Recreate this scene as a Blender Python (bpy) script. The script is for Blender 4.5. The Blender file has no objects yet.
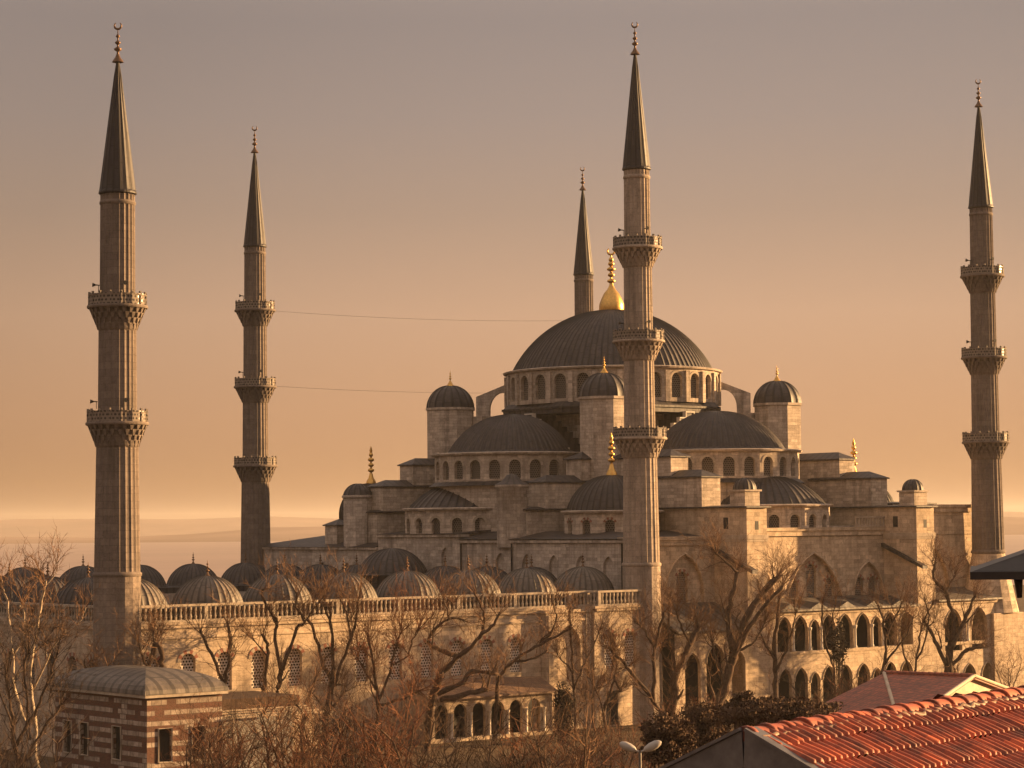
import bpy, bmesh, math, random
from mathutils import Vector, Matrix
random.seed(11)
sc = bpy.context.scene
COL = sc.collection
PI = math.pi

# ------------------------------------------------------------------ camera
CAM = Vector((-160.5935, -172.4436, 20.0))
YAW, PIT, ROL, FPX = 0.875952, 0.0609164, 0.00921, 2314.81
FW = Vector((math.cos(YAW)*math.cos(PIT), math.sin(YAW)*math.cos(PIT), math.sin(PIT)))
RT = Vector((math.sin(YAW), -math.cos(YAW), 0.0)); UP = RT.cross(FW)
rc = RT*math.cos(ROL) - UP*math.sin(ROL); uc = RT*math.sin(ROL) + UP*math.cos(ROL)
cam = bpy.data.cameras.new('camera'); cob = bpy.data.objects.new('camera', cam); COL.objects.link(cob)
cam.sensor_width = 36.0; cam.lens = FPX*36.0/1024.0; cam.clip_start = 0.5; cam.clip_end = 30000
M = Matrix((rc, uc, -FW)).transposed().to_4x4(); M.translation = CAM
cob.matrix_world = M
sc.camera = cob
def at(px, py, depth):
    """point of the site seen at that spot of the survey photograph, that many metres away"""
    return CAM + (FW + rc*((px-512)/FPX) + uc*((384-py)/FPX))*depth

HAZE = 0.00006
# ------------------------------------------------------------------ sky, sun, exposure
SUN_EL = math.radians(9.0)
SUNH = Vector((0.945, -0.327, 0)).normalized()           # towards the sun, level
SUN_DIR = Vector((SUNH.x*math.cos(SUN_EL), SUNH.y*math.cos(SUN_EL), math.sin(SUN_EL)))
w = bpy.data.worlds.new('World'); sc.world = w; w.use_nodes = True
nt = w.node_tree; nt.nodes.clear()
def N(t, **k):
    n = nt.nodes.new(t)
    for a, b in k.items(): setattr(n, a, b)
    return n
def lin(c): return tuple(((v/255)/12.92 if v/255 <= .04045 else (((v/255)+.055)/1.055)**2.4) for v in c)
tc = N('ShaderNodeTexCoord'); sep = N('ShaderNodeSeparateXYZ'); nt.links.new(tc.outputs['Generated'], sep.inputs[0])
mr = N('ShaderNodeMapRange'); mr.inputs['From Min'].default_value = -0.02; mr.inputs['From Max'].default_value = 0.5
nt.links.new(sep.outputs['Z'], mr.inputs['Value'])
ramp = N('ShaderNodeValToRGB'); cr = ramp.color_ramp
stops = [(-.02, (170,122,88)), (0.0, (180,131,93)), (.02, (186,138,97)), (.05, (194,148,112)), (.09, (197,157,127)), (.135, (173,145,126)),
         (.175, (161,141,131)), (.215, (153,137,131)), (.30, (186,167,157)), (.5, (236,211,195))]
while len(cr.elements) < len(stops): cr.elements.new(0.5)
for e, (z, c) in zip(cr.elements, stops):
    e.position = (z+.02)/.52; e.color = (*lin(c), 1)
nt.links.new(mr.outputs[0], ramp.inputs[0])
# the sky is brighter just right of the view axis, darker away from it
dot = N('ShaderNodeVectorMath', operation='DOT_PRODUCT'); nt.links.new(tc.outputs['Generated'], dot.inputs[0])
g = (FW*0.995 + RT*0.10).normalized(); dot.inputs[1].default_value = (g.x, g.y, 0)
glow = N('ShaderNodeMapRange'); glow.inputs['From Min'].default_value = 0.945; glow.inputs['From Max'].default_value = 1.0
glow.inputs['To Min'].default_value = 0.86; glow.inputs['To Max'].default_value = 1.12
nt.links.new(dot.outputs['Value'], glow.inputs['Value'])
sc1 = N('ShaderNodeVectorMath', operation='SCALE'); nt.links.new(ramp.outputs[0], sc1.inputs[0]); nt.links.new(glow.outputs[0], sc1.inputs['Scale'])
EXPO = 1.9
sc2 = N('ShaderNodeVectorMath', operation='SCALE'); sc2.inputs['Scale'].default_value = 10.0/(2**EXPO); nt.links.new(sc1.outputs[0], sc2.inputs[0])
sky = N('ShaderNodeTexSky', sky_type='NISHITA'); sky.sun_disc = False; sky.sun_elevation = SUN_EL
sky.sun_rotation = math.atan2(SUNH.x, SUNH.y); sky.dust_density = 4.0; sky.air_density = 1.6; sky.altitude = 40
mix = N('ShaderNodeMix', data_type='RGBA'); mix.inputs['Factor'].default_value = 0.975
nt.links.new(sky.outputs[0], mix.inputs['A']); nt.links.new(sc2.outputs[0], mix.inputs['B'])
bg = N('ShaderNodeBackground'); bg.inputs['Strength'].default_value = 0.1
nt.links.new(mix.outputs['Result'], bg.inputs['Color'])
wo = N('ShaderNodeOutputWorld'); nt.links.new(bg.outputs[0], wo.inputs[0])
sl = bpy.data.lights.new('sun', 'SUN'); sl.energy = 4.9; sl.angle = math.radians(0.6); sl.color = (1.0, 0.59, 0.25)
so = bpy.data.objects.new('sun', sl); COL.objects.link(so); so.location = (200, -200, 150)
so.rotation_euler = SUN_DIR.to_track_quat('Z', 'Y').to_euler()
vs = sc.view_settings; vs.view_transform = 'Standard'; vs.look = 'None'; vs.gamma = 1; vs.use_curve_mapping = False; vs.exposure = EXPO
sc.cycles.max_bounces = 6; sc.cycles.diffuse_bounces = 3; sc.cycles.use_denoising = True

# ------------------------------------------------------------------ materials
def newmat(name):
    m = bpy.data.materials.new(name); m.use_nodes = True; t = m.node_tree; t.nodes.clear()
    o = t.nodes.new('ShaderNodeOutputMaterial'); b = t.nodes.new('ShaderNodeBsdfPrincipled'); t.links.new(b.outputs[0], o.inputs[0])
    return m, t, b
class G:
    """small node graph helper"""
    def __init__(s, t): s.t = t
    def n(s, k, **a):
        x = s.t.nodes.new(k)
        for q, v in a.items(): setattr(x, q, v)
        return x
    def l(s, a, b): s.t.links.new(a, b)
    def val(s, inp, v):
        if hasattr(v, 'is_output'): s.l(v, inp)
        else: inp.default_value = v
    def math(s, op, a, b=0.0, c=None):
        x = s.n('ShaderNodeMath', operation=op); s.val(x.inputs[0], a); s.val(x.inputs[1], b)
        if c is not None: s.val(x.inputs[2], c)
        return x.outputs[0]
    def mix(s, f, a, b, mode='MIX'):
        x = s.n('ShaderNodeMix', data_type='RGBA', blend_type=mode); s.val(x.inputs['Factor'], f)
        for nm, v in (('A', a), ('B', b)):
            if hasattr(v, 'is_output'): s.l(v, x.inputs[nm])
            else: x.inputs[nm].default_value = (*v, 1)
        return x.outputs['Result']
    def noise(s, vec, scale, detail=4, rough=.6):
        x = s.n('ShaderNodeTexNoise'); x.inputs['Scale'].default_value = scale; x.inputs['Detail'].default_value = detail; x.inputs['Roughness'].default_value = rough
        s.l(vec, x.inputs['Vector']); return x.outputs['Fac']
    def rng(s, v, a, b, c=0., d=1.):
        x = s.n('ShaderNodeMapRange'); s.l(v, x.inputs['Value'])
        for nm, q in zip(('From Min', 'From Max', 'To Min', 'To Max'), (a, b, c, d)): x.inputs[nm].default_value = q
        return x.outputs[0]
    def pos(s): return s.n('ShaderNodeNewGeometry').outputs['Position']
    def uv(s): return s.n('ShaderNodeUVMap').outputs[0]
    def mapv(s, v, sc_=(1, 1, 1)):
        x = s.n('ShaderNodeMapping'); x.inputs['Scale'].default_value = sc_; s.l(v, x.inputs[0]); return x.outputs[0]
    def bump(s, h, st, dist, b):
        x = s.n('ShaderNodeBump'); x.inputs['Strength'].default_value = st; x.inputs['Distance'].default_value = dist
        s.l(h, x.inputs['Height']); s.l(x.outputs[0], b.inputs['Normal'])

def stone_mat(name, c1, c2, mortar, bw=.95, bh=.44, dirt=.5, dirtcol=(.07, .058, .05), oddk=1.):
    m, t, b = newmat(name); q = G(t); uv = q.uv(); p = q.pos()
    br = q.n('ShaderNodeTexBrick'); q.l(uv, br.inputs['Vector'])
    for k, v in (('Scale', 1.0), ('Mortar Size', .016), ('Mortar Smooth', .3), ('Bias', 0.), ('Brick Width', bw), ('Row Height', bh)): br.inputs[k].default_value = v
    br.inputs['Color1'].default_value = (*c1, 1); br.inputs['Color2'].default_value = (*c2, 1); br.inputs['Mortar'].default_value = (*mortar, 1)
    su = q.n('ShaderNodeSeparateXYZ'); q.l(uv, su.inputs[0])
    row = q.math('FLOOR', q.math('DIVIDE', su.outputs[1], bh)); colm = q.math('FLOOR', q.math('ADD', q.math('DIVIDE', su.outputs[0], bw), q.math('MULTIPLY', q.math('FLOORED_MODULO', row, 2.0), .5)))
    cid = q.n('ShaderNodeCombineXYZ'); q.l(colm, cid.inputs[0]); q.l(row, cid.inputs[1])
    wn = q.n('ShaderNodeTexWhiteNoise', noise_dimensions='2D'); q.l(cid.outputs[0], wn.inputs['Vector'])
    clus = q.rng(q.noise(p, .5, 3, .6), .42, .62, 0., 1.)
    odd = q.math('MULTIPLY', q.rng(wn.outputs['Value'], .62, .70, 0., 1.), clus)
    pale = q.math('MULTIPLY', q.rng(wn.outputs['Value'], .16, .10, 0., 1.), .6)
    big = q.noise(p, .16, 5, .65); mid = q.noise(p, 1.3, 5, .7); fine = q.noise(p, 7.0, 3, .6)
    streak = q.noise(q.mapv(p, (1.1, 1.1, .09)), 1.0, 5, .65)
    c = br.outputs['Color']
    c = q.mix(q.math('MULTIPLY', odd, .62*oddk), c, tuple(v*.30 for v in c1))
    c = q.mix(q.math('MULTIPLY', pale, oddk), c, tuple(min(1, v*1.3) for v in c1))
    c = q.mix(q.rng(mid, .42, .72, 0, .7), c, tuple(v*.45 for v in c1), 'MIX')
    c = q.mix(q.rng(q.noise(p, 3.2, 4, .75), .5, .68, 0, .55), c, tuple(v*.38 for v in c1))
    c = q.mix(q.rng(fine, .42, .7, 0, .55), c, tuple(min(1, v*1.25) for v in c2))
    d = q.math('MULTIPLY', q.rng(streak, .46, .70, 0, 1), q.rng(big, .32, .62, .25, 1))
    c = q.mix(q.math('MULTIPLY', d, dirt), c, dirtcol)
    q.l(c, b.inputs['Base Color']); b.inputs['Roughness'].default_value = .93
    b.inputs['Specular IOR Level'].default_value = .15
    h = q.math('ADD', q.math('MULTIPLY', br.outputs['Fac'], -1.0), q.math('MULTIPLY', fine, .9))
    q.bump(h, .6, .05, b)
    return m
def plain_mat(name, c, rough=.8, metal=0., var=.35, scale=1.5, bump=.0, spec=.25, c2=None):
    m, t, b = newmat(name); q = G(t); p = q.pos()
    n1 = q.noise(p, scale, 5, .65); n2 = q.noise(p, scale*6, 3, .6)
    cc = q.mix(q.rng(n1, .3, .7), tuple(v*(1-var) for v in c), c2 or tuple(min(1, v*(1+var)) for v in c))
    cc = q.mix(q.rng(n2, .4, .8, 0, var), cc, tuple(v*.5 for v in c))
    q.l(cc, b.inputs['Base Color']); b.inputs['Roughness'].default_value = rough; b.inputs['Metallic'].default_value = metal
    b.inputs['Specular IOR Level'].default_value = spec
    if bump: q.bump(n2, bump, .05, b)
    return m
def lead_mat(name, c=(.040, .033, .034), light=(.075, .064, .063)):
    """lead sheets: uv.x counts the standing seams, uv.y runs up the slope in metres"""
    m, t, b = newmat(name); q = G(t); uv = q.uv(); p = q.pos()
    s = q.n('ShaderNodeSeparateXYZ'); q.l(uv, s.inputs[0]); u, v = s.outputs[0], s.outputs[1]
    fu = q.math('FRACT', u); seam = q.math('LESS_THAN', q.math('ABSOLUTE', q.math('SUBTRACT', fu, .5)), .34)   # 1 on the sheet, 0 on the seam
    col_id = q.math('FLOOR', u)
    wn = q.n('ShaderNodeTexWhiteNoise', noise_dimensions='1D'); q.l(col_id, wn.inputs['W'])
    vv = q.math('ADD', q.math('DIVIDE', v, 1.7), wn.outputs['Value'])
    lap = q.math('LESS_THAN', q.math('FRACT', vv), .06)
    cell = q.n('ShaderNodeTexWhiteNoise', noise_dimensions='2D')
    cm = q.n('ShaderNodeCombineXYZ'); q.l(col_id, cm.inputs[0]); q.l(q.math('FLOOR', vv), cm.inputs[1]); q.l(cm.outputs[0], cell.inputs['Vector'])
    n1 = q.noise(p, .7, 5, .65); n2 = q.noise(q.mapv(p, (2.2, 2.2, .5)), 1.5, 4, .6)
    cc = q.mix(q.rng(n1, .35, .68), c, light)
    cc = q.mix(q.rng(n2, .45, .75, 0, .6), cc, tuple(k*.5 for k in c))
    cc = q.mix(q.math('MULTIPLY', cell.outputs['Value'], .35), cc, tuple(k*.55 for k in c))
    cc = q.mix(q.math('MULTIPLY', q.math('SUBTRACT', 1.0, seam), .75), cc, tuple(k*.42 for k in c))
    cc = q.mix(q.math('MULTIPLY', lap, .6), cc, tuple(k*.35 for k in c))
    q.l(cc, b.inputs['Base Color']); b.inputs['Roughness'].default_value = .58; b.inputs['Metallic'].default_value = .15
    b.inputs['Specular IOR Level'].default_value = .35
    h = q.math('ADD', q.math('MULTIPLY', lap, .6), n2); q.bump(h, .5, .06, b)
    return m
def lattice_mat(name, frame=(.34, .31, .28), hole=(.02, .017, .016), cell=.2, r=.36):
    m, t, b = newmat(name); q = G(t); s = q.n('ShaderNodeSeparateXYZ'); q.l(q.uv(), s.inputs[0])
    v = q.math('DIVIDE', s.outputs[1], cell*.87); row = q.math('FLOOR', v)
    u = q.math('ADD', q.math('DIVIDE', s.outputs[0], cell), q.math('MULTIPLY', q.math('FLOORED_MODULO', row, 2.0), .5))
    du = q.math('SUBTRACT', q.math('FRACT', u), .5); dv = q.math('SUBTRACT', q.math('FRACT', v), .5)
    d = q.math('SQRT', q.math('ADD', q.math('MULTIPLY', du, du), q.math('MULTIPLY', dv, dv)))
    h = q.math('LESS_THAN', d, r)
    q.l(q.mix(h, frame, hole), b.inputs['Base Color'])
    q.l(q.rng(h, 0, 1, .85, .25), b.inputs['Roughness']); b.inputs['Specular IOR Level'].default_value = .3
    return m
def striped_mat(name):
    m, t, b = newmat(name); q = G(t); uv = q.uv(); p = q.pos(); s = q.n('ShaderNodeSeparateXYZ'); q.l(uv, s.inputs[0])
    warp = q.math('MULTIPLY', q.math('SUBTRACT', q.noise(p, .9, 3), .5), .25)
    z = q.math('ADD', s.outputs[1], warp)
    row = q.math('FLOOR', q.math('DIVIDE', z, .40)); col = q.math('FLOOR', q.math('ADD', q.math('DIVIDE', s.outputs[0], .85), q.math('MULTIPLY', row, .37)))
    cid = q.n('ShaderNodeCombineXYZ'); q.l(col, cid.inputs[0]); q.l(row, cid.inputs[1]); wn = q.n('ShaderNodeTexWhiteNoise', noise_dimensions='2D'); q.l(cid.outputs[0], wn.inputs['Vector'])
    even = q.math('LESS_THAN', q.math('FLOORED_MODULO', row, 2.0), .5)
    band = q.math('LESS_THAN', wn.outputs['Value'], q.math('ADD', q.math('MULTIPLY', even, .72), .12))
    st = q.n('ShaderNodeTexBrick'); q.l(uv, st.inputs['Vector'])
    for k, v in (('Scale', 1.0), ('Mortar Size', .03), ('Brick Width', .85), ('Row Height', .40)): st.inputs[k].default_value = v
    st.inputs['Color1'].default_value = (.44, .36, .30, 1); st.inputs['Color2'].default_value = (.27, .22, .18, 1); st.inputs['Mortar'].default_value = (.12, .095, .08, 1)
    bk = q.n('ShaderNodeTexBrick'); q.l(uv, bk.inputs['Vector'])
    for k, v in (('Scale', 1.0), ('Mortar Size', .022), ('Brick Width', .32), ('Row Height', .11)): bk.inputs[k].default_value = v
    bk.inputs['Color1'].default_value = (.15, .058, .04, 1); bk.inputs['Color2'].default_value = (.09, .04, .03, 1); bk.inputs['Mortar'].default_value = (.13, .085, .065, 1)
    c = q.mix(band, bk.outputs['Color'], st.outputs['Color'])
    c = q.mix(q.rng(q.noise(p, 1.4, 5, .7), .42, .7, 0, .75), c, (.09, .06, .045))
    q.l(c, b.inputs['Base Color']); b.inputs['Roughness'].default_value = .95; b.inputs['Specular IOR Level'].default_value = .1
    q.bump(q.noise(p, 6, 4, .7), .6, .06, b)
    return m
def tile_mat(name, c1, c2, dark, tw=.24, th=.34, lines=False):
    m, t, b = newmat(name); q = G(t); uv = q.uv(); p = q.pos()
    s = q.n('ShaderNodeSeparateXYZ'); q.l(uv, s.inputs[0])
    cm = q.n('ShaderNodeCombineXYZ'); q.l(q.math('FLOOR', q.math('DIVIDE', s.outputs[0], tw)), cm.inputs[0]); q.l(q.math('FLOOR', q.math('DIVIDE', s.outputs[1], th)), cm.inputs[1])
    wn = q.n('ShaderNodeTexWhiteNoise', noise_dimensions='2D'); q.l(cm.outputs[0], wn.inputs['Vector'])
    c = q.mix(wn.outputs['Value'], c1, c2)
    if lines:
        gl = q.math('MAXIMUM', q.math('LESS_THAN', q.math('FRACT', q.math('DIVIDE', s.outputs[0], tw)), .28), q.math('LESS_THAN', q.math('FRACT', q.math('DIVIDE', s.outputs[1], th)), .2))
        c = q.mix(q.math('MULTIPLY', gl, .65), c, dark)
    c = q.mix(q.rng(q.noise(p, 2.2, 6, .7), .46, .64, 0, .85), c, dark)
    c = q.mix(q.rng(q.noise(p, 14, 4, .7), .55, .75, 0, .5), c, tuple(min(1, k*1.35) for k in c2))
    q.l(c, b.inputs['Base Color']); b.inputs['Roughness'].default_value = .6; b.inputs['Specular IOR Level'].default_value = .3
    q.bump(q.noise(p, 40, 4, .6), .35, .01, b)
    return m
MT = {}
MT['stone'] = stone_mat('pale_ashlar', (.56, .465, .385), (.40, .33, .27), (.2, .165, .135), bw=1.0, bh=.34, dirt=.7)
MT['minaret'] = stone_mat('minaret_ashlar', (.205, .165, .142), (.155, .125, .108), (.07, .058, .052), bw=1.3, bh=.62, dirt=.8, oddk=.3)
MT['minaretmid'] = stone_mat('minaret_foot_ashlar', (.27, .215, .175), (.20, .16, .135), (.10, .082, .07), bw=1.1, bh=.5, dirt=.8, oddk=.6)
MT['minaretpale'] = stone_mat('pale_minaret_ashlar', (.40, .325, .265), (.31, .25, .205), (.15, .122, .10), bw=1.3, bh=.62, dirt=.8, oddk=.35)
MT['wallgold'] = stone_mat('courtyard_ashlar', (.56, .44, .325), (.44, .345, .255), (.27, .21, .155), dirt=.55, dirtcol=(.12, .085, .06))
MT['front'] = stone_mat('weathered_ashlar', (.56, .475, .405), (.38, .32, .275), (.2, .17, .145), bw=.9, bh=.36, dirt=.85, dirtcol=(.09, .075, .065))
MT['trim'] = plain_mat('carved_stone', (.36, .30, .24), .9, var=.3, scale=1.2, bump=.3, spec=.12)
MT['column'] = plain_mat('pale_marble', (.55, .49, .42), .7, var=.2, scale=2)
MT['red'] = plain_mat('red_stone', (.24, .10, .07), .9, var=.25)
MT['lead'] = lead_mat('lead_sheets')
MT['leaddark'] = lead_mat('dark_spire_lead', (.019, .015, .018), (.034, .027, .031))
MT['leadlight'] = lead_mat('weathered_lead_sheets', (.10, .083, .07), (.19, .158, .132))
MT['gold'] = plain_mat('gilded_copper', (.62, .37, .11), .38, metal=1.0, var=.2, scale=3, spec=.5)
MT['bronze'] = plain_mat('dark_bronze', (.13, .075, .045), .45, metal=.7, var=.3, scale=3)
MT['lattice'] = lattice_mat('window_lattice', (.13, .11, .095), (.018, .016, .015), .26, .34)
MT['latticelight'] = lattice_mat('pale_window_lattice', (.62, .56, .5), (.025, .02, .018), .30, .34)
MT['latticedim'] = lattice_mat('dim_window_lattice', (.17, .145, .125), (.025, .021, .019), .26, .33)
MT['pierced'] = lattice_mat('pierced_parapet', (.20, .165, .138), (.03, .026, .024), .36, .31)
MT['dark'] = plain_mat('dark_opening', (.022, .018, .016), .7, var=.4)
MT['iron'] = plain_mat('dark_iron', (.04, .037, .036), .5, metal=.6, var=.3)
MT['striped'] = striped_mat('striped_brick_and_stone')
MT['tile'] = tile_mat('terracotta_tiles', (.44, .10, .04), (.21, .05, .027), (.085, .036, .027))
MT['tileold'] = tile_mat('old_brown_tiles', (.36, .10, .048), (.25, .075, .038), (.10, .04, .026), .34, .42, True)
MT['tilepale'] = tile_mat('pale_brown_tiles', (.26, .16, .10), (.20, .12, .075), (.12, .075, .05), .3, .36, True)
MT['fascia'] = plain_mat('grey_metal_fascia', (.16, .15, .15), .45, metal=.55, var=.3, scale=3)
MT['plaster'] = plain_mat('cream_plaster', (.52, .42, .31), .9, var=.2, scale=2)
MT['greywall'] = plain_mat('grey_render', (.2, .18, .165), .9, var=.3)
MT['bark'] = plain_mat('bark', (.085, .056, .04), .95, var=.5, scale=3, bump=.8, spec=.1)
MT['barkpale'] = plain_mat('pale_bark', (.36, .29, .22), .85, var=.45, scale=2.5, bump=.5, spec=.1)
MT['twig'] = plain_mat('brown_twigs', (.17, .098, .058), .9, var=.4, scale=.6, spec=.1)
MT['twigred'] = plain_mat('reddish_twigs', (.185, .082, .045), .9, var=.4, scale=.6, spec=.1)
MT['twigdark'] = plain_mat('dark_twigs', (.075, .048, .034), .9, var=.4, scale=.6, spec=.1)
MT['leaf'] = plain_mat('dull_evergreen', (.058, .043, .03), .85, var=.5, scale=1.2, spec=.15)
MT['dryleaf'] = plain_mat('withered_leaves', (.10, .062, .040), .9, var=.5, scale=1.2, spec=.1)
MT['ground'] = plain_mat('dry_garden_soil', (.12, .085, .055), .97, var=.5, scale=.25, bump=.5, spec=.05)
MT['hill'] = plain_mat('hazed_far_hills', (.30, .215, .165), 1.0, var=.2, scale=.002, spec=0.)  # fading with distance is put into the hills' lighter colour
MT['water'] = plain_mat('hazed_sea', (.29, .20, .15), .55, var=.12, scale=.004, bump=.0, spec=.5)  # brown distance haze is painted into the sea's colour
MT['lampglass'] = plain_mat('lamp_housing', (.36, .33, .30), .4, var=.1)

# ------------------------------------------------------------------ mesh builder
class MB:
    def __init__(s): s.v = []; s.f = []; s.uvs = []; s.mi = []; s.sm = []; s.cur = 0
    def face(s, idx, uv=None, smooth=False): s.f.append(tuple(idx)); s.uvs.append(uv); s.mi.append(s.cur); s.sm.append(smooth)
    def vs(s, pts):
        b = len(s.v); s.v.extend([tuple(p) for p in pts]); return list(range(b, b+len(pts)))
    def poly(s, pts, uv=None, smooth=False): s.face(s.vs(pts), uv, smooth)
    def box(s, x0, x1, y0, y1, z0, z1):
        i = s.vs([(x0,y0,z0),(x1,y0,z0),(x1,y1,z0),(x0,y1,z0),(x0,y0,z1),(x1,y0,z1),(x1,y1,z1),(x0,y1,z1)])
        for q in ((0,3,2,1),(4,5,6,7),(0,1,5,4),(1,2,6,5),(2,3,7,6),(3,0,4,7)): s.face([i[k] for k in q])
    def hexa(s, bot, top):
        """prism between two rings of points (same length, counter-clockwise)"""
        n = len(bot); a = s.vs(bot); b = s.vs(top)
        for k in range(n): s.face((a[k], a[(k+1)%n], b[(k+1)%n], b[k]))
        s.face(b); s.face(a[::-1])
    def prism(s, c, r, n, z0, z1, rot=0., r1=None):
        r1 = r if r1 is None else r1
        rg = lambda R, z: [(c[0]+R*math.cos(rot+2*PI*k/n), c[1]+R*math.sin(rot+2*PI*k/n), z) for k in range(n)]
        s.hexa(rg(r, z0), rg(r1, z1))
    def lathe(s, prof, n, c=(0, 0), a0=0., a1=2*PI, smooth=True, radf=None, urep=None):
        """prof: (r, z); uv.x = urep seams round the whole turn or metres"""
        full = abs(a1-a0-2*PI) < 1e-6; cols = n if full else n+1
        rows = []; arc = 0.; arcs = []
        for j, (r, z) in enumerate(prof):
            if j: arc += math.hypot(r-prof[j-1][0], z-prof[j-1][1])
            arcs.append(arc)
            ring = []
            for k in range(cols):
                a = a0+(a1-a0)*k/n; rr = r*(1 if radf is None else 1) + (radf(k, j) if radf else 0)
                ring.append((c[0]+rr*math.cos(a), c[1]+rr*math.sin(a), z))
            rows.append(s.vs(ring))
        rm = max(p[0] for p in prof)
        for j in range(len(prof)-1):
            for k in range(n):
                k2 = (k+1) % cols if full else k+1
                f = urep/(2*PI) if urep else rm
                ua, ub = (a0+(a1-a0)*k/n)*f, (a0+(a1-a0)*(k+1)/n)*f
                va, vb = (arcs[j], arcs[j+1]) if urep else (prof[j][1], prof[j+1][1])
                s.face((rows[j][k], rows[j][k2], rows[j+1][k2], rows[j+1][k]), ((ua,va),(ub,va),(ub,vb),(ua,vb)), smooth)
    def dome(s, c, R, z, rise, ribs, rib_h=.1, rings=12, a0=0., a1=2*PI, r_in=0.0):
        """lead dome cap with standing seams"""
        sr = (R*R+rise*rise)/(2*rise); th1 = math.asin(min(1, R/sr)) if rise <= R else PI-math.asin(R/sr)
        prof = []
        th0 = max(r_in/sr, .012)
        for j in range(rings+1):
            th = th1+(th0-th1)*j/rings; prof.append((sr*math.sin(th), z+rise-sr+sr*math.cos(th)))
        # angular samples: sheet, seam foot, seam top, seam foot
        angs = []
        nr = max(3, int(round(ribs*(a1-a0)/(2*PI))))
        for k in range(nr):
            for f, h in ((0., .0), (.42, .0), (.5, 1.), (.58, .0)): angs.append((a0+(a1-a0)*(k+f)/nr, h))
        full = abs(a1-a0-2*PI) < 1e-6
        if not full: angs.append((a1, 0.))
        rows = []; arc = 0.; arcs = []
        for j, (r, zz) in enumerate(prof):
            if j: arc += math.hypot(r-prof[j-1][0], zz-prof[j-1][1])
            arcs.append(arc); fade = min(1., r/(R*.35))
            nx, nz = (r/sr, (zz-(z+rise-sr))/sr)
            rows.append(s.vs([(c[0]+(r+nx*rib_h*h*fade)*math.cos(a), c[1]+(r+nx*rib_h*h*fade)*math.sin(a), zz+nz*rib_h*h*fade) for a, h in angs]))
        m = len(angs)
        for j in range(rings):
            for k in range(m if full else m-1):
                k2 = (k+1) % m
                ua = angs[k][0]*ribs/(2*PI); ub = angs[k2][0]*ribs/(2*PI) + (ribs if k2 == 0 and full else 0)
                ua += .5; ub += .5
                s.face((rows[j][k], rows[j][k2], rows[j+1][k2], rows[j+1][k]), ((ua,arcs[j]),(ub,arcs[j]),(ub,arcs[j+1]),(ua,arcs[j+1])), True)
        s.face(rows[-1], None, True)
    def tube(s, pts, rad, n=6, cap=False):
        P = [Vector(p) for p in pts]; rows = []
        ref = Vector((.31, .22, .92))
        for i, p in enumerate(P):
            d = (P[min(i+1, len(P)-1)]-P[max(i-1, 0)])
            if d.length < 1e-9: d = Vector((0, 0, 1))
            d.normalize(); a = d.cross(ref)
            if a.length < .05: a = d.cross(Vector((1, 0, 0)))
            a.normalize(); b = d.cross(a); r = rad[i] if isinstance(rad, (list, tuple)) else rad
            rows.append(s.vs([p+(a*math.cos(2*PI*k/n)+b*math.sin(2*PI*k/n))*r for k in range(n)]))
        for i in range(len(P)-1):
            for k in range(n): s.face((rows[i][k], rows[i][(k+1)%n], rows[i+1][(k+1)%n], rows[i+1][k]), None, n > 4)
        if cap: s.face(rows[-1], None); s.face(rows[0][::-1], None)
    def panel(s, O, U, outline, holes, depth, NIN, jamb=None):
        """wall face: outline and holes are polygons in (along, height); openings get real reveals going inwards"""
        bm = bmesh.new(); edges = []
        for pl in [outline]+holes:
            vv = [bm.verts.new((a, h, 0)) for a, h in pl]
            for k in range(len(vv)): edges.append(bm.edges.new((vv[k], vv[(k+1)%len(vv)])))
        bmesh.ops.triangle_fill(bm, use_beauty=True, use_dissolve=False, edges=edges)
        O = Vector(O); U = Vector(U); NI = Vector(NIN)
        to3 = lambda a, h: O+U*a+Vector((0, 0, h))
        flip = U.cross(Vector((0, 0, 1))).dot(NI) > 0
        for f in bm.faces:
            pts = [(v.co.x, v.co.y) for v in f.verts]
            ar = sum(pts[i][0]*pts[(i+1)%len(pts)][1]-pts[(i+1)%len(pts)][0]*pts[i][1] for i in range(len(pts)))
            if (ar < 0) != flip: pts = pts[::-1]
            s.poly([to3(*p) for p in pts], [(p[0], O.z+p[1]) for p in pts])
        bm.free()
        for hl in holes:
            for k in range(len(hl)):
                a, b = hl[k], hl[(k+1)%len(hl)]
                s.poly([to3(*a), to3(*b), to3(*b)+NI*depth, to3(*a)+NI*depth])
    def build(s, name, mats, parent=None, label=None, origin=None):
        me = bpy.data.meshes.new(name)
        off = Vector((0, 0, 0)) if parent is None else parent.matrix_basis.translation.copy() if parent.parent is None else parent.matrix_basis.translation + parent.parent.matrix_basis.translation
        org = Vector(origin) if origin is not None else (Vector((0, 0, 0)) if parent is None else off)
        vv = [(x-org.x, y-org.y, z-org.z) for x, y, z in s.v]
        me.from_pydata(vv, [], s.f)
        uvl = me.uv_layers.new(name='UVMap'); flat = []
        for f, uv in zip(s.f, s.uvs):
            if uv is None:
                p = [Vector(s.v[i]) for i in f[:4]]
                nn = (p[1]-p[0]).cross(p[2]-p[0])
                if nn.length > 0: nn.normalize()
                if abs(nn.z) > .97 or math.hypot(nn.x, nn.y) < 1e-6:
                    for i in f: flat += [s.v[i][0], s.v[i][1]]
                else:
                    L = math.hypot(nn.x, nn.y); tx, ty = -nn.y/L, nn.x/L
                    for i in f: flat += [s.v[i][0]*tx+s.v[i][1]*ty, s.v[i][2]/max(L, .3)]
            else:
                for a, b in uv: flat += [a, b]
        uvl.data.foreach_set('uv', flat)
        me.polygons.foreach_set('use_smooth', s.sm); me.polygons.foreach_set('material_index', s.mi)
        for m in (mats if isinstance(mats, (list, tuple)) else [mats]): me.materials.append(MT[m])
        me.update()
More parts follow.
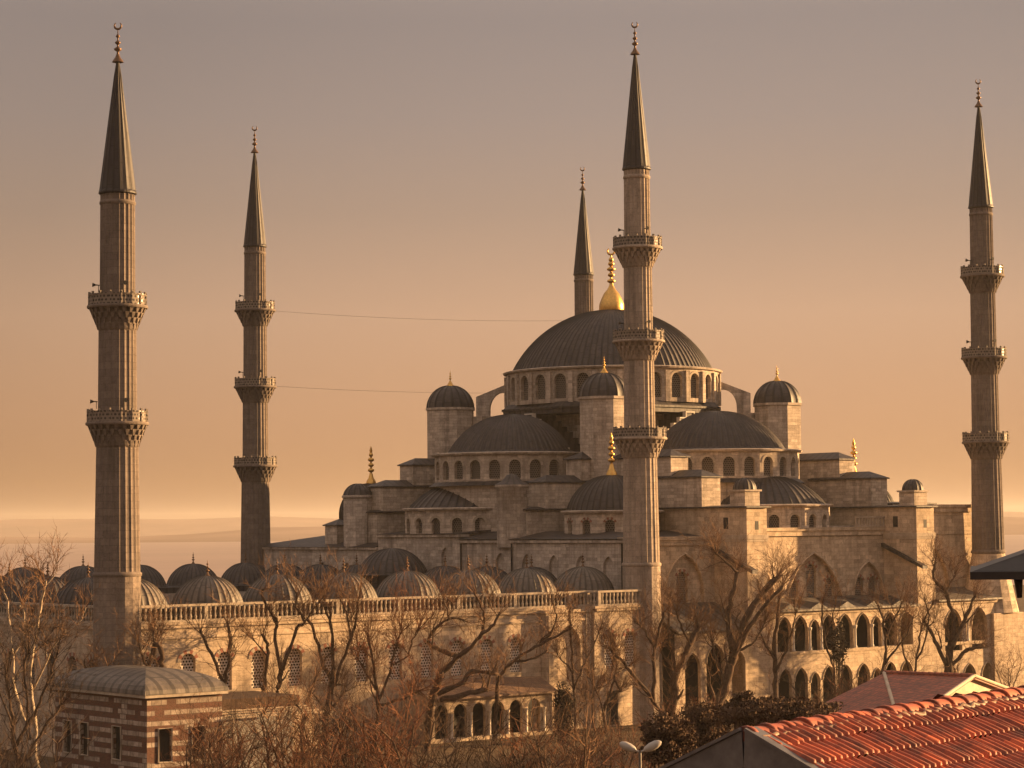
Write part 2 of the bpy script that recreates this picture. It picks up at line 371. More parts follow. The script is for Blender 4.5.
        o = bpy.data.objects.new(name, me); COL.objects.link(o)
        if parent is not None: o.parent = parent
        o.location = org-off
        if label: o['label'] = label
        return o
def thing(name, label, cat, loc=(0, 0, 0), group=None):
    o = bpy.data.objects.new(name, None); COL.objects.link(o); o.location = loc; o.empty_display_size = .5
    o['label'] = label; o['category'] = cat
    if group: o['group'] = group
    return o
def tag(o, label, cat, group=None):
    o['label'] = label; o['category'] = cat
    if group: o['group'] = group
    return o
def kids(o): return [c for c in bpy.data.objects if c.parent == o]
def copy_tree(o, parent=None):
    c = o.copy(); COL.objects.link(c)
    if parent: c.parent = parent
    for k in kids(o): copy_tree(k, c)
    return c
def arch(w_, h_, u=0., z=0., kind='round', n=9):
    """opening outline: sill centre at (u, z), width, full height"""
    hw = w_/2; pts = [(u-hw, z), (u+hw, z)]
    if kind == 'rect': return pts+[(u+hw, z+h_), (u-hw, z+h_)]
    if kind == 'round':
        sp = h_-hw
        return pts+[(u+hw*math.cos(PI*k/n), z+sp+hw*math.sin(PI*k/n)) for k in range(n+1)]
    R = w_*.78; cx = hw-R; top = math.sqrt(R*R-cx*cx); sp = h_-top; th = math.acos(-cx/R)   # two-centred pointed arch
    right = [(u+cx+R*math.cos(th*k/5), z+sp+R*math.sin(th*k/5)) for k in range(6)]
    left = [(2*u-a, b) for a, b in right[:-1]][::-1]
    return pts+right+left
def pane(mb, O, U, pl, depth, NIN, grow=0.):
    O = Vector(O); U = Vector(U); NI = Vector(NIN)
    pts = [O+U*a+Vector((0, 0, h))+NI*depth for a, h in pl]
    if U.cross(Vector((0, 0, 1))).dot(NI) > 0: pts = pts[::-1]; pl = pl[::-1]
    mb.poly(pts, [(a, h) for a, h in pl])
def voussoirs(mb, O, U, pl, NIN, wd=.34, proud=.05, mats=(1, 2), closed=False):
    """ring of alternating stones round the head of an opening"""
    O = Vector(O); U = Vector(U); NI = Vector(NIN)
    hd = pl[2:]; cx = sum(p[0] for p in hd)/len(hd); cz = min(p[1] for p in hd)
    for k in range(len(hd)-1):
        a, b = hd[k], hd[k+1]
        def outw(p):
            d = Vector((p[0]-cx, p[1]-cz+.02)); d.normalize(); return (p[0]+d.x*wd, p[1]+d.y*wd)
        q = [a, b, outw(b), outw(a)]
        mb.cur = mats[k % 2]
        f = [O+U*x+Vector((0, 0, z))-NI*proud for x, z in q]; r = [O+U*x+Vector((0, 0, z))+NI*.01 for x, z in q]
        mb.poly(f); 
        for i in range(4): mb.poly([f[i], r[i], r[(i+1)%4], f[(i+1)%4]])
    mb.cur = 0
def window(parent, O, U, pl, depth, NIN, mat='lattice', ring=True, wd=.3):
    m = MB(); pane(m, O, U, pl, depth, NIN)
    if ring: voussoirs(m, O, U, pl, NIN, wd, mats=(1, 1) if ring == 1 else (1, 2))
    return m.build('window', [mat, 'trim', 'red'], parent)
def finial_mesh(mb, c, z, h, r, crescent=True, n=10):
    """alem: bulb foot, stacked balls, crescent"""
    pr = [(r*1.5, 0), (r*1.25, .05), (r*.7, .12), (r*.35, .2), (r*.25, .26), (r*.9, .3), (r*.95, .34), (r*.3, .38), (r*.22, .43), (r*.7, .47), (r*.72, .5), (r*.22, .54),
          (r*.18, .6), (r*.5, .635), (r*.5, .66), (r*.14, .7), (r*.1, .82), (0.01, .84)]
    mb.lathe([(a, z+b*h) for a, b in pr], n, c)
    if crescent:
        zc = z+h*.91; R = h*.085
        pts = [(c[0]+R*math.sin(a)*RT.x, c[1]+R*math.sin(a)*RT.y, zc-R*math.cos(a)) for a in [(-2.5+5.0*k/12) for k in range(13)]]
        mb.tube(pts, [R*.12+R*.22*math.sin(PI*k/12) for k in range(13)], 6)

# ------------------------------------------------------------------ ground and far land
m = MB(); m.poly([(-9000,-9000,0),(9000,-9000,0),(9000,9000,0),(-9000,9000,0)]); gnd = m.build('ground', 'ground'); gnd['kind'] = 'structure'
m = MB()
for (d0, hh, seed) in ((3800, 26, 1), (6200, 62, 5)):
    rnd = random.Random(seed); ph = [rnd.uniform(0, 6) for _ in range(6)]
    bot, top, bk = [], [], []
    for k in range(61):
        a = YAW+math.radians(60-2*k)
        h = hh*(.62+.25*math.sin(a*9+ph[0])+.16*math.sin(a*23+ph[1])+.08*math.sin(a*61+ph[2])+.05*math.sin(a*140+ph[3]))
        for L, r_, z_ in ((bot, d0-500, -1), (top, d0, max(4, h)), (bk, d0+500, -1)): L.append((CAM.x+r_*math.cos(a), CAM.y+r_*math.sin(a), z_))
    A, B, Cc = m.vs(bot), m.vs(top), m.vs(bk)
    for k in range(60):
        m.face((A[k], B[k], B[k+1], A[k+1]), None, True); m.face((B[k], Cc[k], Cc[k+1], B[k+1]), None, True)
q0 = CAM+Vector((FW.x, FW.y, 0)).normalized()*720; q0.z = .06; fd = Vector((FW.x, FW.y, 0)).normalized()
wm = MB(); wm.poly([q0-RT*5000, q0+RT*5000, q0+RT*6200+fd*6500, q0-RT*6200+fd*6500]); wt = wm.build('water', 'water'); wt['kind'] = 'structure'
hl = m.build('hills', 'hill'); hl['kind'] = 'structure'

# ------------------------------------------------------------------ haze over the city
m = MB(); m.box(-8400, 8400, -8400, 8400, -4, 84)
hz = m.build('haze', 'hill'); hz['kind'] = 'stuff'
hm = bpy.data.materials.new('haze'); hm.use_nodes = True; ht = hm.node_tree; ht.nodes.clear()
ho = ht.nodes.new('ShaderNodeOutputMaterial'); hv = ht.nodes.new('ShaderNodeVolumePrincipled'); ht.links.new(hv.outputs[0], ho.inputs['Volume'])
hv.inputs['Density'].default_value = HAZE; hv.inputs['Color'].default_value = (.93, .88, .83, 1); hv.inputs['Anisotropy'].default_value = .25
hz.data.materials.clear(); hz.data.materials.append(hm)

# ------------------------------------------------------------------ minarets
LX, LY, L1X = 55.2, 70.46, -60.55
def minaret(name, label, loc, fin, tip, base, balc, R, base_kind, mat='minaret'):
    T = thing(name, label, 'minaret', loc, 'slender stone minarets with lead spires')
    lx, ly = loc[0], loc[1]; c = (lx, ly)
    ring_z = balc[-1]-13.9
    # shaft: fluted, narrower above every balcony
    secs = []; zs = [ring_z]+[b-1.2 for b in balc[::-1]]+[base]
    prof = []
    nsec = len(zs)-1
    for i in range(nsec):
        r0, r1 = R[i]
        prof += [(r0, zs[i]), (r1, zs[i+1])]
    m = MB(); n = 66
    m.lathe(prof, n, c, smooth=False, radf=lambda k, j: (.085 if k % 3 == 0 else 0.))
    m.lathe([(R[-1][1]+.05, base-1.0), (R[-1][1]+.16, base-.9), (R[-1][1]+.16, base-.7), (R[-1][1]+.05, base-.6)], 24, c)
    m.lathe([(R[0][0]+.05, ring_z-.15), (R[0][0]+.22, ring_z), (R[0][0]+.22, ring_z+.2), (R[0][0]+.03, ring_z+.35)], 24, c)
    m.build('shaft', mat, T)
    # lower trunk
    m = MB(); r0 = R[0][0]+.08
    if base_kind == 'pyramid':
        m.prism(c, r0, 16, ring_z-.1, ring_z-6.9, 0, 3.4)   # tapering collar
        m.v = [v for v in m.v]
        m.box(lx-3.0, lx+3.0, ly-3.0, ly+3.0, -2, ring_z-6.9)
    else:
        m.prism(c, r0+.14, 16, -2, ring_z-.1, PI/16, r0+.06)
    m.build('base', 'wallgold' if base_kind == 'pyramid' else ('minaretpale' if mat == 'minaretpale' else 'minaretmid'), T)
    for i, zb in enumerate(balc):
        ro = 2.5+.1*i; ri = R[nsec-2-i][1]+.02
        m = MB(); nn = 40
        m.lathe([(ri+.02, zb-3.1), (ri+.1, zb-3.0), (ri+.16, zb-2.9), (ro-.5, zb-1.35), (ro-.3, zb-1.2), (ro+.05, zb-1.18), (ro+.1, zb-1.05), (ro+.04, zb-.92), (ro-.2, zb-.9), (ri, zb-.9)], nn, c, smooth=False)
        for t_ in range(4):                                  # stalactite tiers: rings of little hanging corbels
            ra_ = ri+.14+(ro-.12-ri-.14)*(t_+.25)/4.; rb_ = ri+.14+(ro-.06-ri-.14)*(t_+1.0)/4.; za_, zb_ = zb-3.0+t_*.45, zb-3.0+t_*.45+.52; nc_ = 22
            for k in range(nc_):
                a = 2*PI*(k+.5*(t_ % 2))/nc_; ww_ = PI/nc_*.62
                pt = lambda r_, aa, z_: (c[0]+r_*math.cos(aa), c[1]+r_*math.sin(aa), z_)
                m.hexa([pt(ra_-.3, a-ww_*.5, za_), pt(ra_-.02, a-ww_*.3, za_), pt(ra_-.02, a+ww_*.3, za_), pt(ra_-.3, a+ww_*.5, za_)],
                       [pt(ra_-.3, a-ww_, zb_), pt(rb_, a-ww_, zb_), pt(rb_, a+ww_, zb_), pt(ra_-.3, a+ww_, zb_)])
        bc = m.build('balcony', mat, T)
        m = MB()
        m.lathe([(ro-.1, zb-1.0), (ro-.1, zb-.1), (ro-.02, zb-.1), (ro-.02, zb), (ro-.24, zb), (ro-.24, zb-.1), (ro-.2, zb-.1), (ro-.2, zb-1.0)], 24, c, smooth=False)
        for k in range(16):
            a = 2*PI*k/16; m.prism((c[0]+(ro-.12)*math.cos(a), c[1]+(ro-.12)*math.sin(a)), .13, 6, zb-1.0, zb+.2)
        m.build('parapet', 'pierced', bc)
        m = MB(); m.cur = 0
        if i < len(balc)-(1 if len(balc) > 2 else 0):
            for a in (.6, 2.6, 4.5):
                d = Vector((math.cos(a), math.sin(a), .05)); p0 = Vector((lx, ly, zb+.75))+d*(ri-.02)
                m.tube([p0, p0+d*.35, p0+d*.36, p0+d*.62], [.04, .06, .08, .2], 8, True)
                m.tube([p0+d*.1+Vector((0, 0, -.6)), p0+d*.1], [.03, .03], 5)
            m.build('loudspeaker', 'iron', bc)
    m = MB(); rs = R[-1][1]+.18
    prof = [(rs-.14, base-.1), (rs+.06, base), (rs+.06, base+.12), (rs-.04, base+.3)]
    for k in range(1, 9):
        f = k/8.; prof.append(((rs-.04)*(1-f)+.12*f, base+.3+(tip-base-.3)*f))
    m.lathe(prof, 32, c, smooth=False, radf=lambda k, j: (.045 if k % 2 == 0 and 2 < j < 11 else 0.), urep=16)
    m.build('spire', 'leaddark', T)
    m = MB(); finial_mesh(m, c, tip-.15, fin-tip+.15, .34)
    m.build('finial', 'bronze', T)
    return T
R3 = [(1.80, 1.62), (1.53, 1.46), (1.40, 1.36), (1.28, 1.24)]
R2 = [(1.80, 1.62), (1.52, 1.46), (1.38, 1.34)]
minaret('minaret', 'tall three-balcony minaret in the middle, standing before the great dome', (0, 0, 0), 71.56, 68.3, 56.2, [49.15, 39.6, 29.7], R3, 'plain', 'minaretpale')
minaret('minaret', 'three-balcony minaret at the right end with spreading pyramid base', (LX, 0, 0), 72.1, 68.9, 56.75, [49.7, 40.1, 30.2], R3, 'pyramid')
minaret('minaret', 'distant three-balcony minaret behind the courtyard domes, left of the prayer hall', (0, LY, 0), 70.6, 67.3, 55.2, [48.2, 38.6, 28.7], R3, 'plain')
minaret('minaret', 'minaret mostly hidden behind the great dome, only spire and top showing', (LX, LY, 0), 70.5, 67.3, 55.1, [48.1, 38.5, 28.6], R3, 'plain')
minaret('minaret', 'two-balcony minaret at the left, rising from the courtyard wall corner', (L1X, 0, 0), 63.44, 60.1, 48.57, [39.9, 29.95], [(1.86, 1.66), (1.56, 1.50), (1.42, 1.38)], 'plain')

# ------------------------------------------------------------------ prayer hall
OX, OY, A = 28.05, 34.85, 14.0
H = thing('mosque_prayer_hall', 'great stone mosque with central lead dome over stepped half domes', 'mosque', (OX, OY, 0))
def block(nm, x0, x1, y0, y1, z0, z1, roof=.6, over=.22, mat='stone', parent=None, th=.14):
    m = MB(); m.box(x0, x1, y0, y1, z0, z1); o = m.build(nm, mat, parent or H)
    if roof is not None:
        m = MB(); a = over
        m.box(x0-a, x1+a, y0-a, y1+a, z1+.004, z1+th)
        sx, sy = x1-x0, y1-y0; k = min(sx, sy)/2*.999
        zt = z1+th+roof; zz = z1+th
        P = [(x0-a, y0-a, zz), (x1+a, y0-a, zz), (x1+a, y1+a, zz), (x0-a, y1+a, zz)]
        if sx >= sy: r1, r2 = (x0+k, (y0+y1)/2, zt), (x1-k, (y0+y1)/2, zt); F = [(P[0], P[1], r2, r1), (P[1], P[2], r2), (P[2], P[3], r1, r2), (P[3], P[0], r1)]
        else: r1, r2 = ((x0+x1)/2, y0+k, zt), ((x0+x1)/2, y1-k, zt); F = [(P[0], P[1], r1), (P[1], P[2], r2, r1), (P[2], P[3], r2), (P[3], P[0], r1, r2)]
        for f in F: m.poly(f)
        m.build('roof', 'lead', o)
    return o
def drum(nm, c, R, z0, z1, bays, a0, a1, ww, wh, sill, pil=.22, mat='stone', wmat='lattice', ring=1, parent=None, depth=.45, vis=None):
    """polygonal ring of bays, each with a real window opening"""
    m = MB(); n = bays; wl = []
    for k in range(n):
        t0, t1 = a0+(a1-a0)*k/n, a0+(a1-a0)*(k+1)/n
        p0 = Vector((c[0]+R*math.cos(t0), c[1]+R*math.sin(t0), z0)); p1 = Vector((c[0]+R*math.cos(t1), c[1]+R*math.sin(t1), z0))
        W = (p1-p0).length; U = (p1-p0)/W; tm = (t0+t1)/2; NI = Vector((-math.cos(tm), -math.sin(tm), 0))
        hl = arch(ww, wh, W/2, sill)
        m.panel(p0, U, [(0, 0), (W, 0), (W, z1-z0), (0, z1-z0)], [hl], depth, NI)
        wl.append((p0, U, hl, NI))
        if pil:
            b = pil; q = p0
            e = Vector((math.cos(t0), math.sin(t0), 0)); s_ = Vector((-e.y, e.x, 0))
            r = [q-s_*b, q-s_*b+e*b*.8, q+s_*b+e*b*.8, q+s_*b]
            m.hexa([(v.x, v.y, z0) for v in r][::-1], [(v.x, v.y, z1-.25) for v in r][::-1])
    # cornice
    m.lathe([(R-.1, z1-.02), (R+.32, z1+.02), (R+.42, z1+.2), (R+.1, z1+.3)], n*2, c, a0, a1, smooth=False)
    d = m.build(nm, mat, parent or H)
    for (p0, U, hl, NI) in wl: window(d, p0, U, hl, depth-.02, NI, wmat, ring, .28)
    return d
def dome_part(nm, c, R, z, rise, ribs, rib_h=.1, a0=0., a1=2*PI, mat='lead', rings=14):
    m = MB(); m.dome(c, R, z, rise, ribs, rib_h, rings, a0, a1)
    m.lathe([(R+.02, z-.22), (R+.24, z-.2), (R+.24, z-.05), (R-.1, z+.1)], int(ribs), c, a0, a1, urep=ribs)
    return m.build(nm, mat, H, origin=(c[0], c[1], z))

# body of the hall: outer walls and terrace roofs
def facade(x0, x1, z1, recs, Y=2.4, mat='wallgold'):
    m = MB(); wins = []
    outs = []
    for (cx, wd, zb, zt, ws) in recs: outs.append(arch(wd, zt-zb, cx-x0, zb, 'pointed'))
    m.panel((x0, Y, 0), (1, 0, 0), [(0, -1), (x1-x0, -1), (x1-x0, z1), (0, z1)], outs, .45, (0, 1, 0))
    for o_, (cx, wd, zb, zt, ws) in zip(outs, recs):
        hs = [arch(a, hh, u+cx-x0, zz) for (u, a, zz, hh) in ws]
        m.panel((x0, Y+.45, 0), (1, 0, 0), o_, hs, .35, (0, 1, 0)); wins += hs
        # raised moulding round the recess
        hd = o_[2:]
        m.tube([(x0+a, Y-.03, b) for a, b in hd], .13, 5)
    m.box(x0, x1, Y-.35, Y+1.2, z1+.004, z1+.35); m.box(x0, x1, Y-.2, Y-.002, z1-.55, z1)
    d = m.build('side_wall', mat, H)
    for hl in wins: window(d, (x0, Y+.45, 0), (1, 0, 0), hl, .33, (0, 1, 0), 'latticedim', 2, .3)
facade(0.0, 12.7, 18.3, [(8.4, 5.6, 10.8, 16.9, [(0, 1.6, 11.4, 3.6)])])
facade(15.72, 39.58, 19.1, [(28.1, 9.4, 10.6, 16.7, [(-2.9, 1.5, 11.5, 2.4), (0, 1.6, 11.5, 4.0), (2.9, 1.5, 11.5, 2.4)]),
                            (37.0, 5.0, 10.6, 15.6, [(-1.15, 1.4, 11.2, 2.7), (1.15, 1.4, 11.2, 2.7)]), (19.2, 5.0, 10.6, 15.6, [(-1.15, 1.4, 11.2, 2.7), (1.15, 1.4, 11.2, 2.7)])])
facade(42.62, 55.2, 21.6, [(47.6, 6.4, 9.5, 17.4, [])])
m = MB()                                                     # far and right-hand walls
m.box(54.2, 55.2, 3.6, 68, -1, 18.3); m.box(0.3, 54.2, 71, 72, -1, 17.2)
m.build('wall', 'front', H)
# front wall towards the courtyard, in three lengths of different height
m = MB()
def frontlen(y0, y1, z1, nar=()):
    hs = [arch(w_, h_, y1-yc, zb, 'pointed') for (yc, w_, zb, h_) in nar]
    m.panel((0, y1, 0), (0, -1, 0), [(0, -1), (y1-y0, -1), (y1-y0, z1), (0, z1)], hs, .3, (1, 0, 0))
    for hq in hs: m.panel((.3, y1, 0), (0, -1, 0), hq, [], .1, (1, 0, 0))
    m.box(-.28, 1.4, y0, y1, z1+.004, z1+.28)
niches = [(9.2, 1.6, 14.3, 2.5), (13.6, 1.6, 14.3, 2.5), (18., 1.6, 14.4, 2.5), (22.5, 1.6, 14.5, 2.5), (5.0, 1.6, 14.2, 2.5)]
frontlen(2.4, 29.6, 18.1, niches); frontlen(29.6, 44.8, 18.75, [(32.2, 1.4, 15.4, 2.2)]); frontlen(44.8, 72, 17.3, [(51, 1.6, 13.6, 2.2), (56, 1.6, 13.6, 2.2)])
m.box(0.01, 1.0, 44.75, 44.82, 17.2, 18.7)
m.build('front_wall', 'front', H)
m = MB()                                                     # drainpipes and dark joints on the front wall
for y in (2.75, 20.4, 29.2): m.tube([(-.14, y, 6), (-.14, y, 18)], .1, 6)
m.build('drainpipe', 'iron', H)
m = MB()
def frustum(x0, x1, y0, y1, z0, i0, i1, j0, j1, z1):
    a = [(x0,y0,z0),(x1,y0,z0),(x1,y1,z0),(x0,y1,z0)]; b = [(i0,j0,z1),(i1,j0,z1),(i1,j1,z1),(i0,j1,z1)]
    m.hexa(a, b)
frustum(-.42, 55.5, 2.3, 29.7, 18.48, 4.5, 51, 9.5, 29.69, 19.3)
frustum(-.42, 55.5, 29.71, 44.9, 19.06, 4.5, 51, 29.72, 44.89, 19.5)
frustum(-.42, 55.5, 44.92, 72.3, 17.6, 5.5, 50, 44.93, 60, 19.2)
m.build('terrace_roof', 'lead', H)
# central square and the stepped gables over its four arches
m = MB(); m.box(OX-9.6, OX+9.6, OY-9.6, OY+9.6, 18, 32.9); sq = m.build('central_square', 'stone', H)
for sx, sy in ((-1, -1), (-1, 1), (1, -1), (1, 1)):
    m = MB(); xa, xb = sorted((OX+sx*9.61, OX+sx*12.6)); ya, yb = sorted((OY+sy*9.61, OY+sy*12.6)); m.box(xa, xb, ya, yb, 18, 33.2); m.build('corner_pier', 'stone', sq)
m = MB(); m.prism((OX, OY), 13.9, 8, 32.96, 33.5, PI/8); m.prism((OX, OY), 14.1, 8, 33.51, 33.75, PI/8); m.prism((OX, OY), 13.9, 8, 33.76, 34.3, PI/8, 13.3)
m.build('roof', 'lead', sq)
def gable(dx, dy):
    """stepped extrados: a thick wall whose steps fall from the crown to the corner towers"""
    m = MB(); n = 10; d0, d1 = 9.62, 13.3
    edges = [0]+[.6+k*.99 for k in range(n)]
    caps = []
    for sgn in (-1, 1):
        for k in range(n):
            t0, t1 = edges[k], min(edges[k+1] if k+1 < len(edges) else 9.6, 9.6); zt = 32.9-k*.70
            q = lambda d, t: (OX+dx*d-dy*t*sgn, OY+dy*d+dx*t*sgn)
            P = [q(d0, t0), q(d1, t0), q(d1, t1), q(d0, t1)]
            C_ = [q(d1-.45, t0+.02), q(d1+.14, t0+.02), q(d1+.14, t1+.12), q(d1-.45, t1+.12)]; V_ = [q(d1-.45, t1+.004), q(d1+.1, t1+.004), q(d1+.1, t1+.12), q(d1-.45, t1+.12)]
            if ((P[1][0]-P[0][0])*(P[2][1]-P[0][1])-(P[1][1]-P[0][1])*(P[2][0]-P[0][0])) < 0: P = P[::-1]; C_ = C_[::-1]; V_ = V_[::-1]
            m.hexa([(x, y, 20) for x, y in P], [(x, y, zt) for x, y in P])
            caps.append((C_, V_, zt))
    o = m.build('stepped_gable', 'lead', H)
    for C_, V_, zt in caps:
        c = MB(); c.hexa([(x, y, zt+.004) for x, y in C_], [(x, y, zt+.17) for x, y in C_]); c.hexa([(x, y, zt-.52) for x, y in V_], [(x, y, zt+.003) for x, y in V_]); c.build('coping', 'column', o)  # lit step edges are put into the copings' paler colour
for d in ((-1, 0), (0, -1), (1, 0), (0, 1)): gable(*d)
drum('drum', (OX, OY), 12.9, 34.2, 38.1, 28, 0, 2*PI, 1.55, 2.9, .5, pil=.3)
dome_part('great_dome', (OX, OY), 12.15, 38.35, 7.6, 100, .11, rings=20)
m = MB()                                                     # gilded bulb and alem over the great dome
pr = [(1.4, 45.75), (1.48, 46.1), (1.42, 46.7), (1.15, 47.4), (.85, 48.0), (.5, 48.5), (.28, 48.95), (.2, 49.3)]
m.lathe(pr, 40, (OX, OY), radf=lambda k, j: (.07 if k % 2 == 0 and j < 5 else 0.)); 
for z_, r_ in ((49.5, .5), (50.25, .42), (50.95, .52), (51.6, .38), (52.1, .3)):
    m.lathe([(.12, z_-.32), (r_, z_-.12), (r_, z_+.08), (.12, z_+.34)], 14, (OX, OY))
m.lathe([(.1, 49.2), (.09, 52.8)], 8, (OX, OY))
R_ = .42; m.tube([(OX+R_*math.sin(a)*RT.x, OY+R_*math.sin(a)*RT.y, 53.15-R_*math.cos(a)) for a in [(-2.5+5*k/12) for k in range(13)]], [.05+.09*math.sin(PI*k/12) for k in range(13)], 6)
m.build('gilded_finial', 'gold', H)
# corner towers, their ribbed domes and the flying buttresses to the drum
for sx, sy in ((-1, -1), (-1, 1), (1, -1), (1, 1)):
    c = (OX+sx*A, OY+sy*A)
    m = MB(); m.prism(c, 2.95, 8, 19, 34.0, PI/8); m.prism(c, 3.12, 8, 34.01, 34.3, PI/8)
    tw = m.build('corner_tower', 'stone', H)
    m = MB(); m.dome(c, 2.85, 34.3, 2.75, 16, .11, 10); m.build('dome', 'lead', tw, origin=(c[0], c[1], 34.3))
    m = MB(); m.lathe([(.55, 36.85), (.5, 37.05), (.25, 37.3), (.12, 37.6)], 12, c); finial_mesh(m, c, 37.3, 1.9, .2, False)
    m.build('finial', 'gold', tw)
    d = Vector((sx, sy, 0)).normalized(); s_ = Vector((-d.y, d.x, 0))
    m = MB(); out = [(12.6, 37.2), (16.6, 35.6), (16.6, 33.0), (14.95, 33.0)]
    for k in range(1, 9):
        a = PI/2*k/8; out.append((13.35+1.6*math.cos(a)*1.0, 33.9+2.2*math.sin(a)))
    out += [(12.6, 36.1)]
    w_ = .55
    L = [Vector((OX, OY, 0))+d*a+s_*w_+Vector((0, 0, b)) for a, b in out]; Rr = [Vector((OX, OY, 0))+d*a-s_*w_+Vector((0, 0, b)) for a, b in out]
    m.poly(L); m.poly(Rr[::-1])
    for k in range(len(out)): m.poly([L[k], Rr[k], Rr[(k+1) % len(out)], L[(k+1) % len(out)]])
    m.build('flying_buttress', 'front', H)
for dx, dy, o_ in ((-1, 0, 15.0), (0, -1, 17.8), (1, 0, 15.0), (0, 1, 17.8)):
    m = MB()
    if dx: m.box(*sorted((OX+dx*9.7, OX+dx*o_)), OY-8.6, OY+8.6, 18, 27.9)
    else: m.box(OX-8.6, OX+8.6, *sorted((OY+dy*9.7, OY+dy*o_)), 18, 27.9)
    m.build('half_dome_wall', 'stone', H)
# half domes with their window rings, then the small apse domes below them
def half(dx, dy, off, R=7.6):
    c = (OX+dx*off, OY+dy*off); th = math.atan2(dy, dx); a0, a1 = th-PI*.66, th+PI*.66
    m = MB(); m.lathe([(R+1.7, 18), (R+1.7, 24.7)], 40, c, a0, a1, smooth=False); m.build('half_dome_base', 'stone', H)
    m = MB(); m.lathe([(R+2.4, 24.5), (R+1.65, 25.0)], 40, c, a0, a1, urep=60); m.build('roof', 'lead', H)
    m = MB(); m.lathe([(R+2.0, 28.2), (R-.1, 28.45)], 40, c, a0, a1, urep=60); m.build('roof', 'lead', H)
    drum('half_dome_drum', c, R+1.7, 24.7, 28.0, 16, a0, a1, 1.3, 2.15, .55, pil=0.)
    dome_part('half_dome', c, R, 28.5, 4.4, 68, .10, a0, a1)
half(-1, 0, 15.9, 7.4); half(0, -1, 17.8); half(1, 0, 15.0); half(0, 1, 17.8)
def apse(dx, dy, off, R=6.1, sh=0.):
    c = (OX+dx*off, OY+dy*off+sh); th = math.atan2(dy, dx); a0, a1 = th-PI*.6, th+PI*.6
    drum('apse_drum', c, R+1.0, 18.4, 21.75, 11, a0, a1, 1.15, 1.75, .75, pil=0.)
    dome_part('apse_half_dome', c, R+.5, 22.0, 3.3, 44, .11, a0, a1)
apse(-1, 0, 20.4, 6.7, 2.2); apse(0, -1, 25.4); apse(1, 0, 22.3); apse(0, 1, 25.4)
for (cx, cy, fm, lo) in ((7.7, 12.8, 'gold', 0.), (8.3, 57.4, 'gold', 1.3), (46.2, 12.5, 'gold', 0.), (46.2, 57.4, 'gold', 1.3)):
    cr = 4.85-(1.2 if lo else 0)
    drum('corner_dome_drum', (cx, cy), cr+.4, 18.4-lo, 21.2-lo, 12, 0, 2*PI, 1.0, 1.5, .6, pil=0., ring=2)
    dome_part('corner_dome', (cx, cy), cr, 21.4-lo, 3.9+lo, 40, .11)
    m = MB(); m.lathe([(.62, 25.2), (.6, 25.5), (.32, 26.0), (.2, 26.5)], 14, (cx, cy))
    for z_, r_ in ((26.9, .4), (27.55, .34), (28.2, .4), (28.8, .26)): m.lathe([(.1, z_-.28), (r_, z_-.1), (r_, z_+.08), (.1, z_+.3)], 12, (cx, cy))
    m.lathe([(.13, 26.3), (.1, 28.8), (.12, 29.0), (.2, 29.3), (.02, 29.9)], 8, (cx, cy))
    m.build('finial', fm, H)
# stepped side buttresses (towards the camera's right), with little domed turrets
for (x0, xm) in ((12.7, 0), (39.6, 1)):
    x1 = x0+3.0
    b = block('side_buttress', x0, x1, -2.5, 12.5, -1, 21.6, .15, .35, 'wallgold')
    m = MB(); m.box(x0-.12, x1+.12, -2.62, 12, 18.3, 18.75); m.box(x0-.06, x1+.06, -2.56, 12, 18.05, 18.29)
    m.build('string_course', 'trim', b)
    m = MB(); m.hexa([(x0-.5, -3.7, 14.75), (x0+.3, -3.7, 14.75), (x0+.3, 2.3, 17.2), (x0-.5, 2.3, 17.2)], [(x0-.5, -3.7, 15.1), (x0+.3, -3.7, 15.1), (x0+.3, 2.3, 17.6), (x0-.5, 2.3, 17.6)])
    m.build('coping', 'lead', b)
    for bb in ((x0+1.25, x0+1.75, -2.52, -2.44, 19.3, 20.2), (x0-.02, x0+.06, .2, .9, 19.4, 20.6), (x0-.02, x0+.06, .9, 1.5, 8.2, 9.4)):
        m = MB(); m.box(*bb); m.build('small_window', 'dark', b)
    block('buttress_step', x0+.1, x1-.1, 4.2, 13.5, 19, 24.9, .75)
    block('buttress_step', x0+.2, x1-.2, 9.0, 18.5, 19.1, 27.2, .8)
    c = (x0+1.4, -.9); m = MB(); m.box(c[0]-1.1, c[0]+1.1, c[1]-1.1, c[1]+1.1, 21.7, 23.3); m.box(c[0]-1.28, c[0]+1.28, c[1]-1.28, c[1]+1.28, 23.31, 23.5)
    t = m.build('turret', 'stone', H); m = MB(); m.dome(c, 1.2, 23.5, 1.25, 14, .05, 8); m.build('dome', 'lead', t, origin=(c[0], c[1], 23.5))
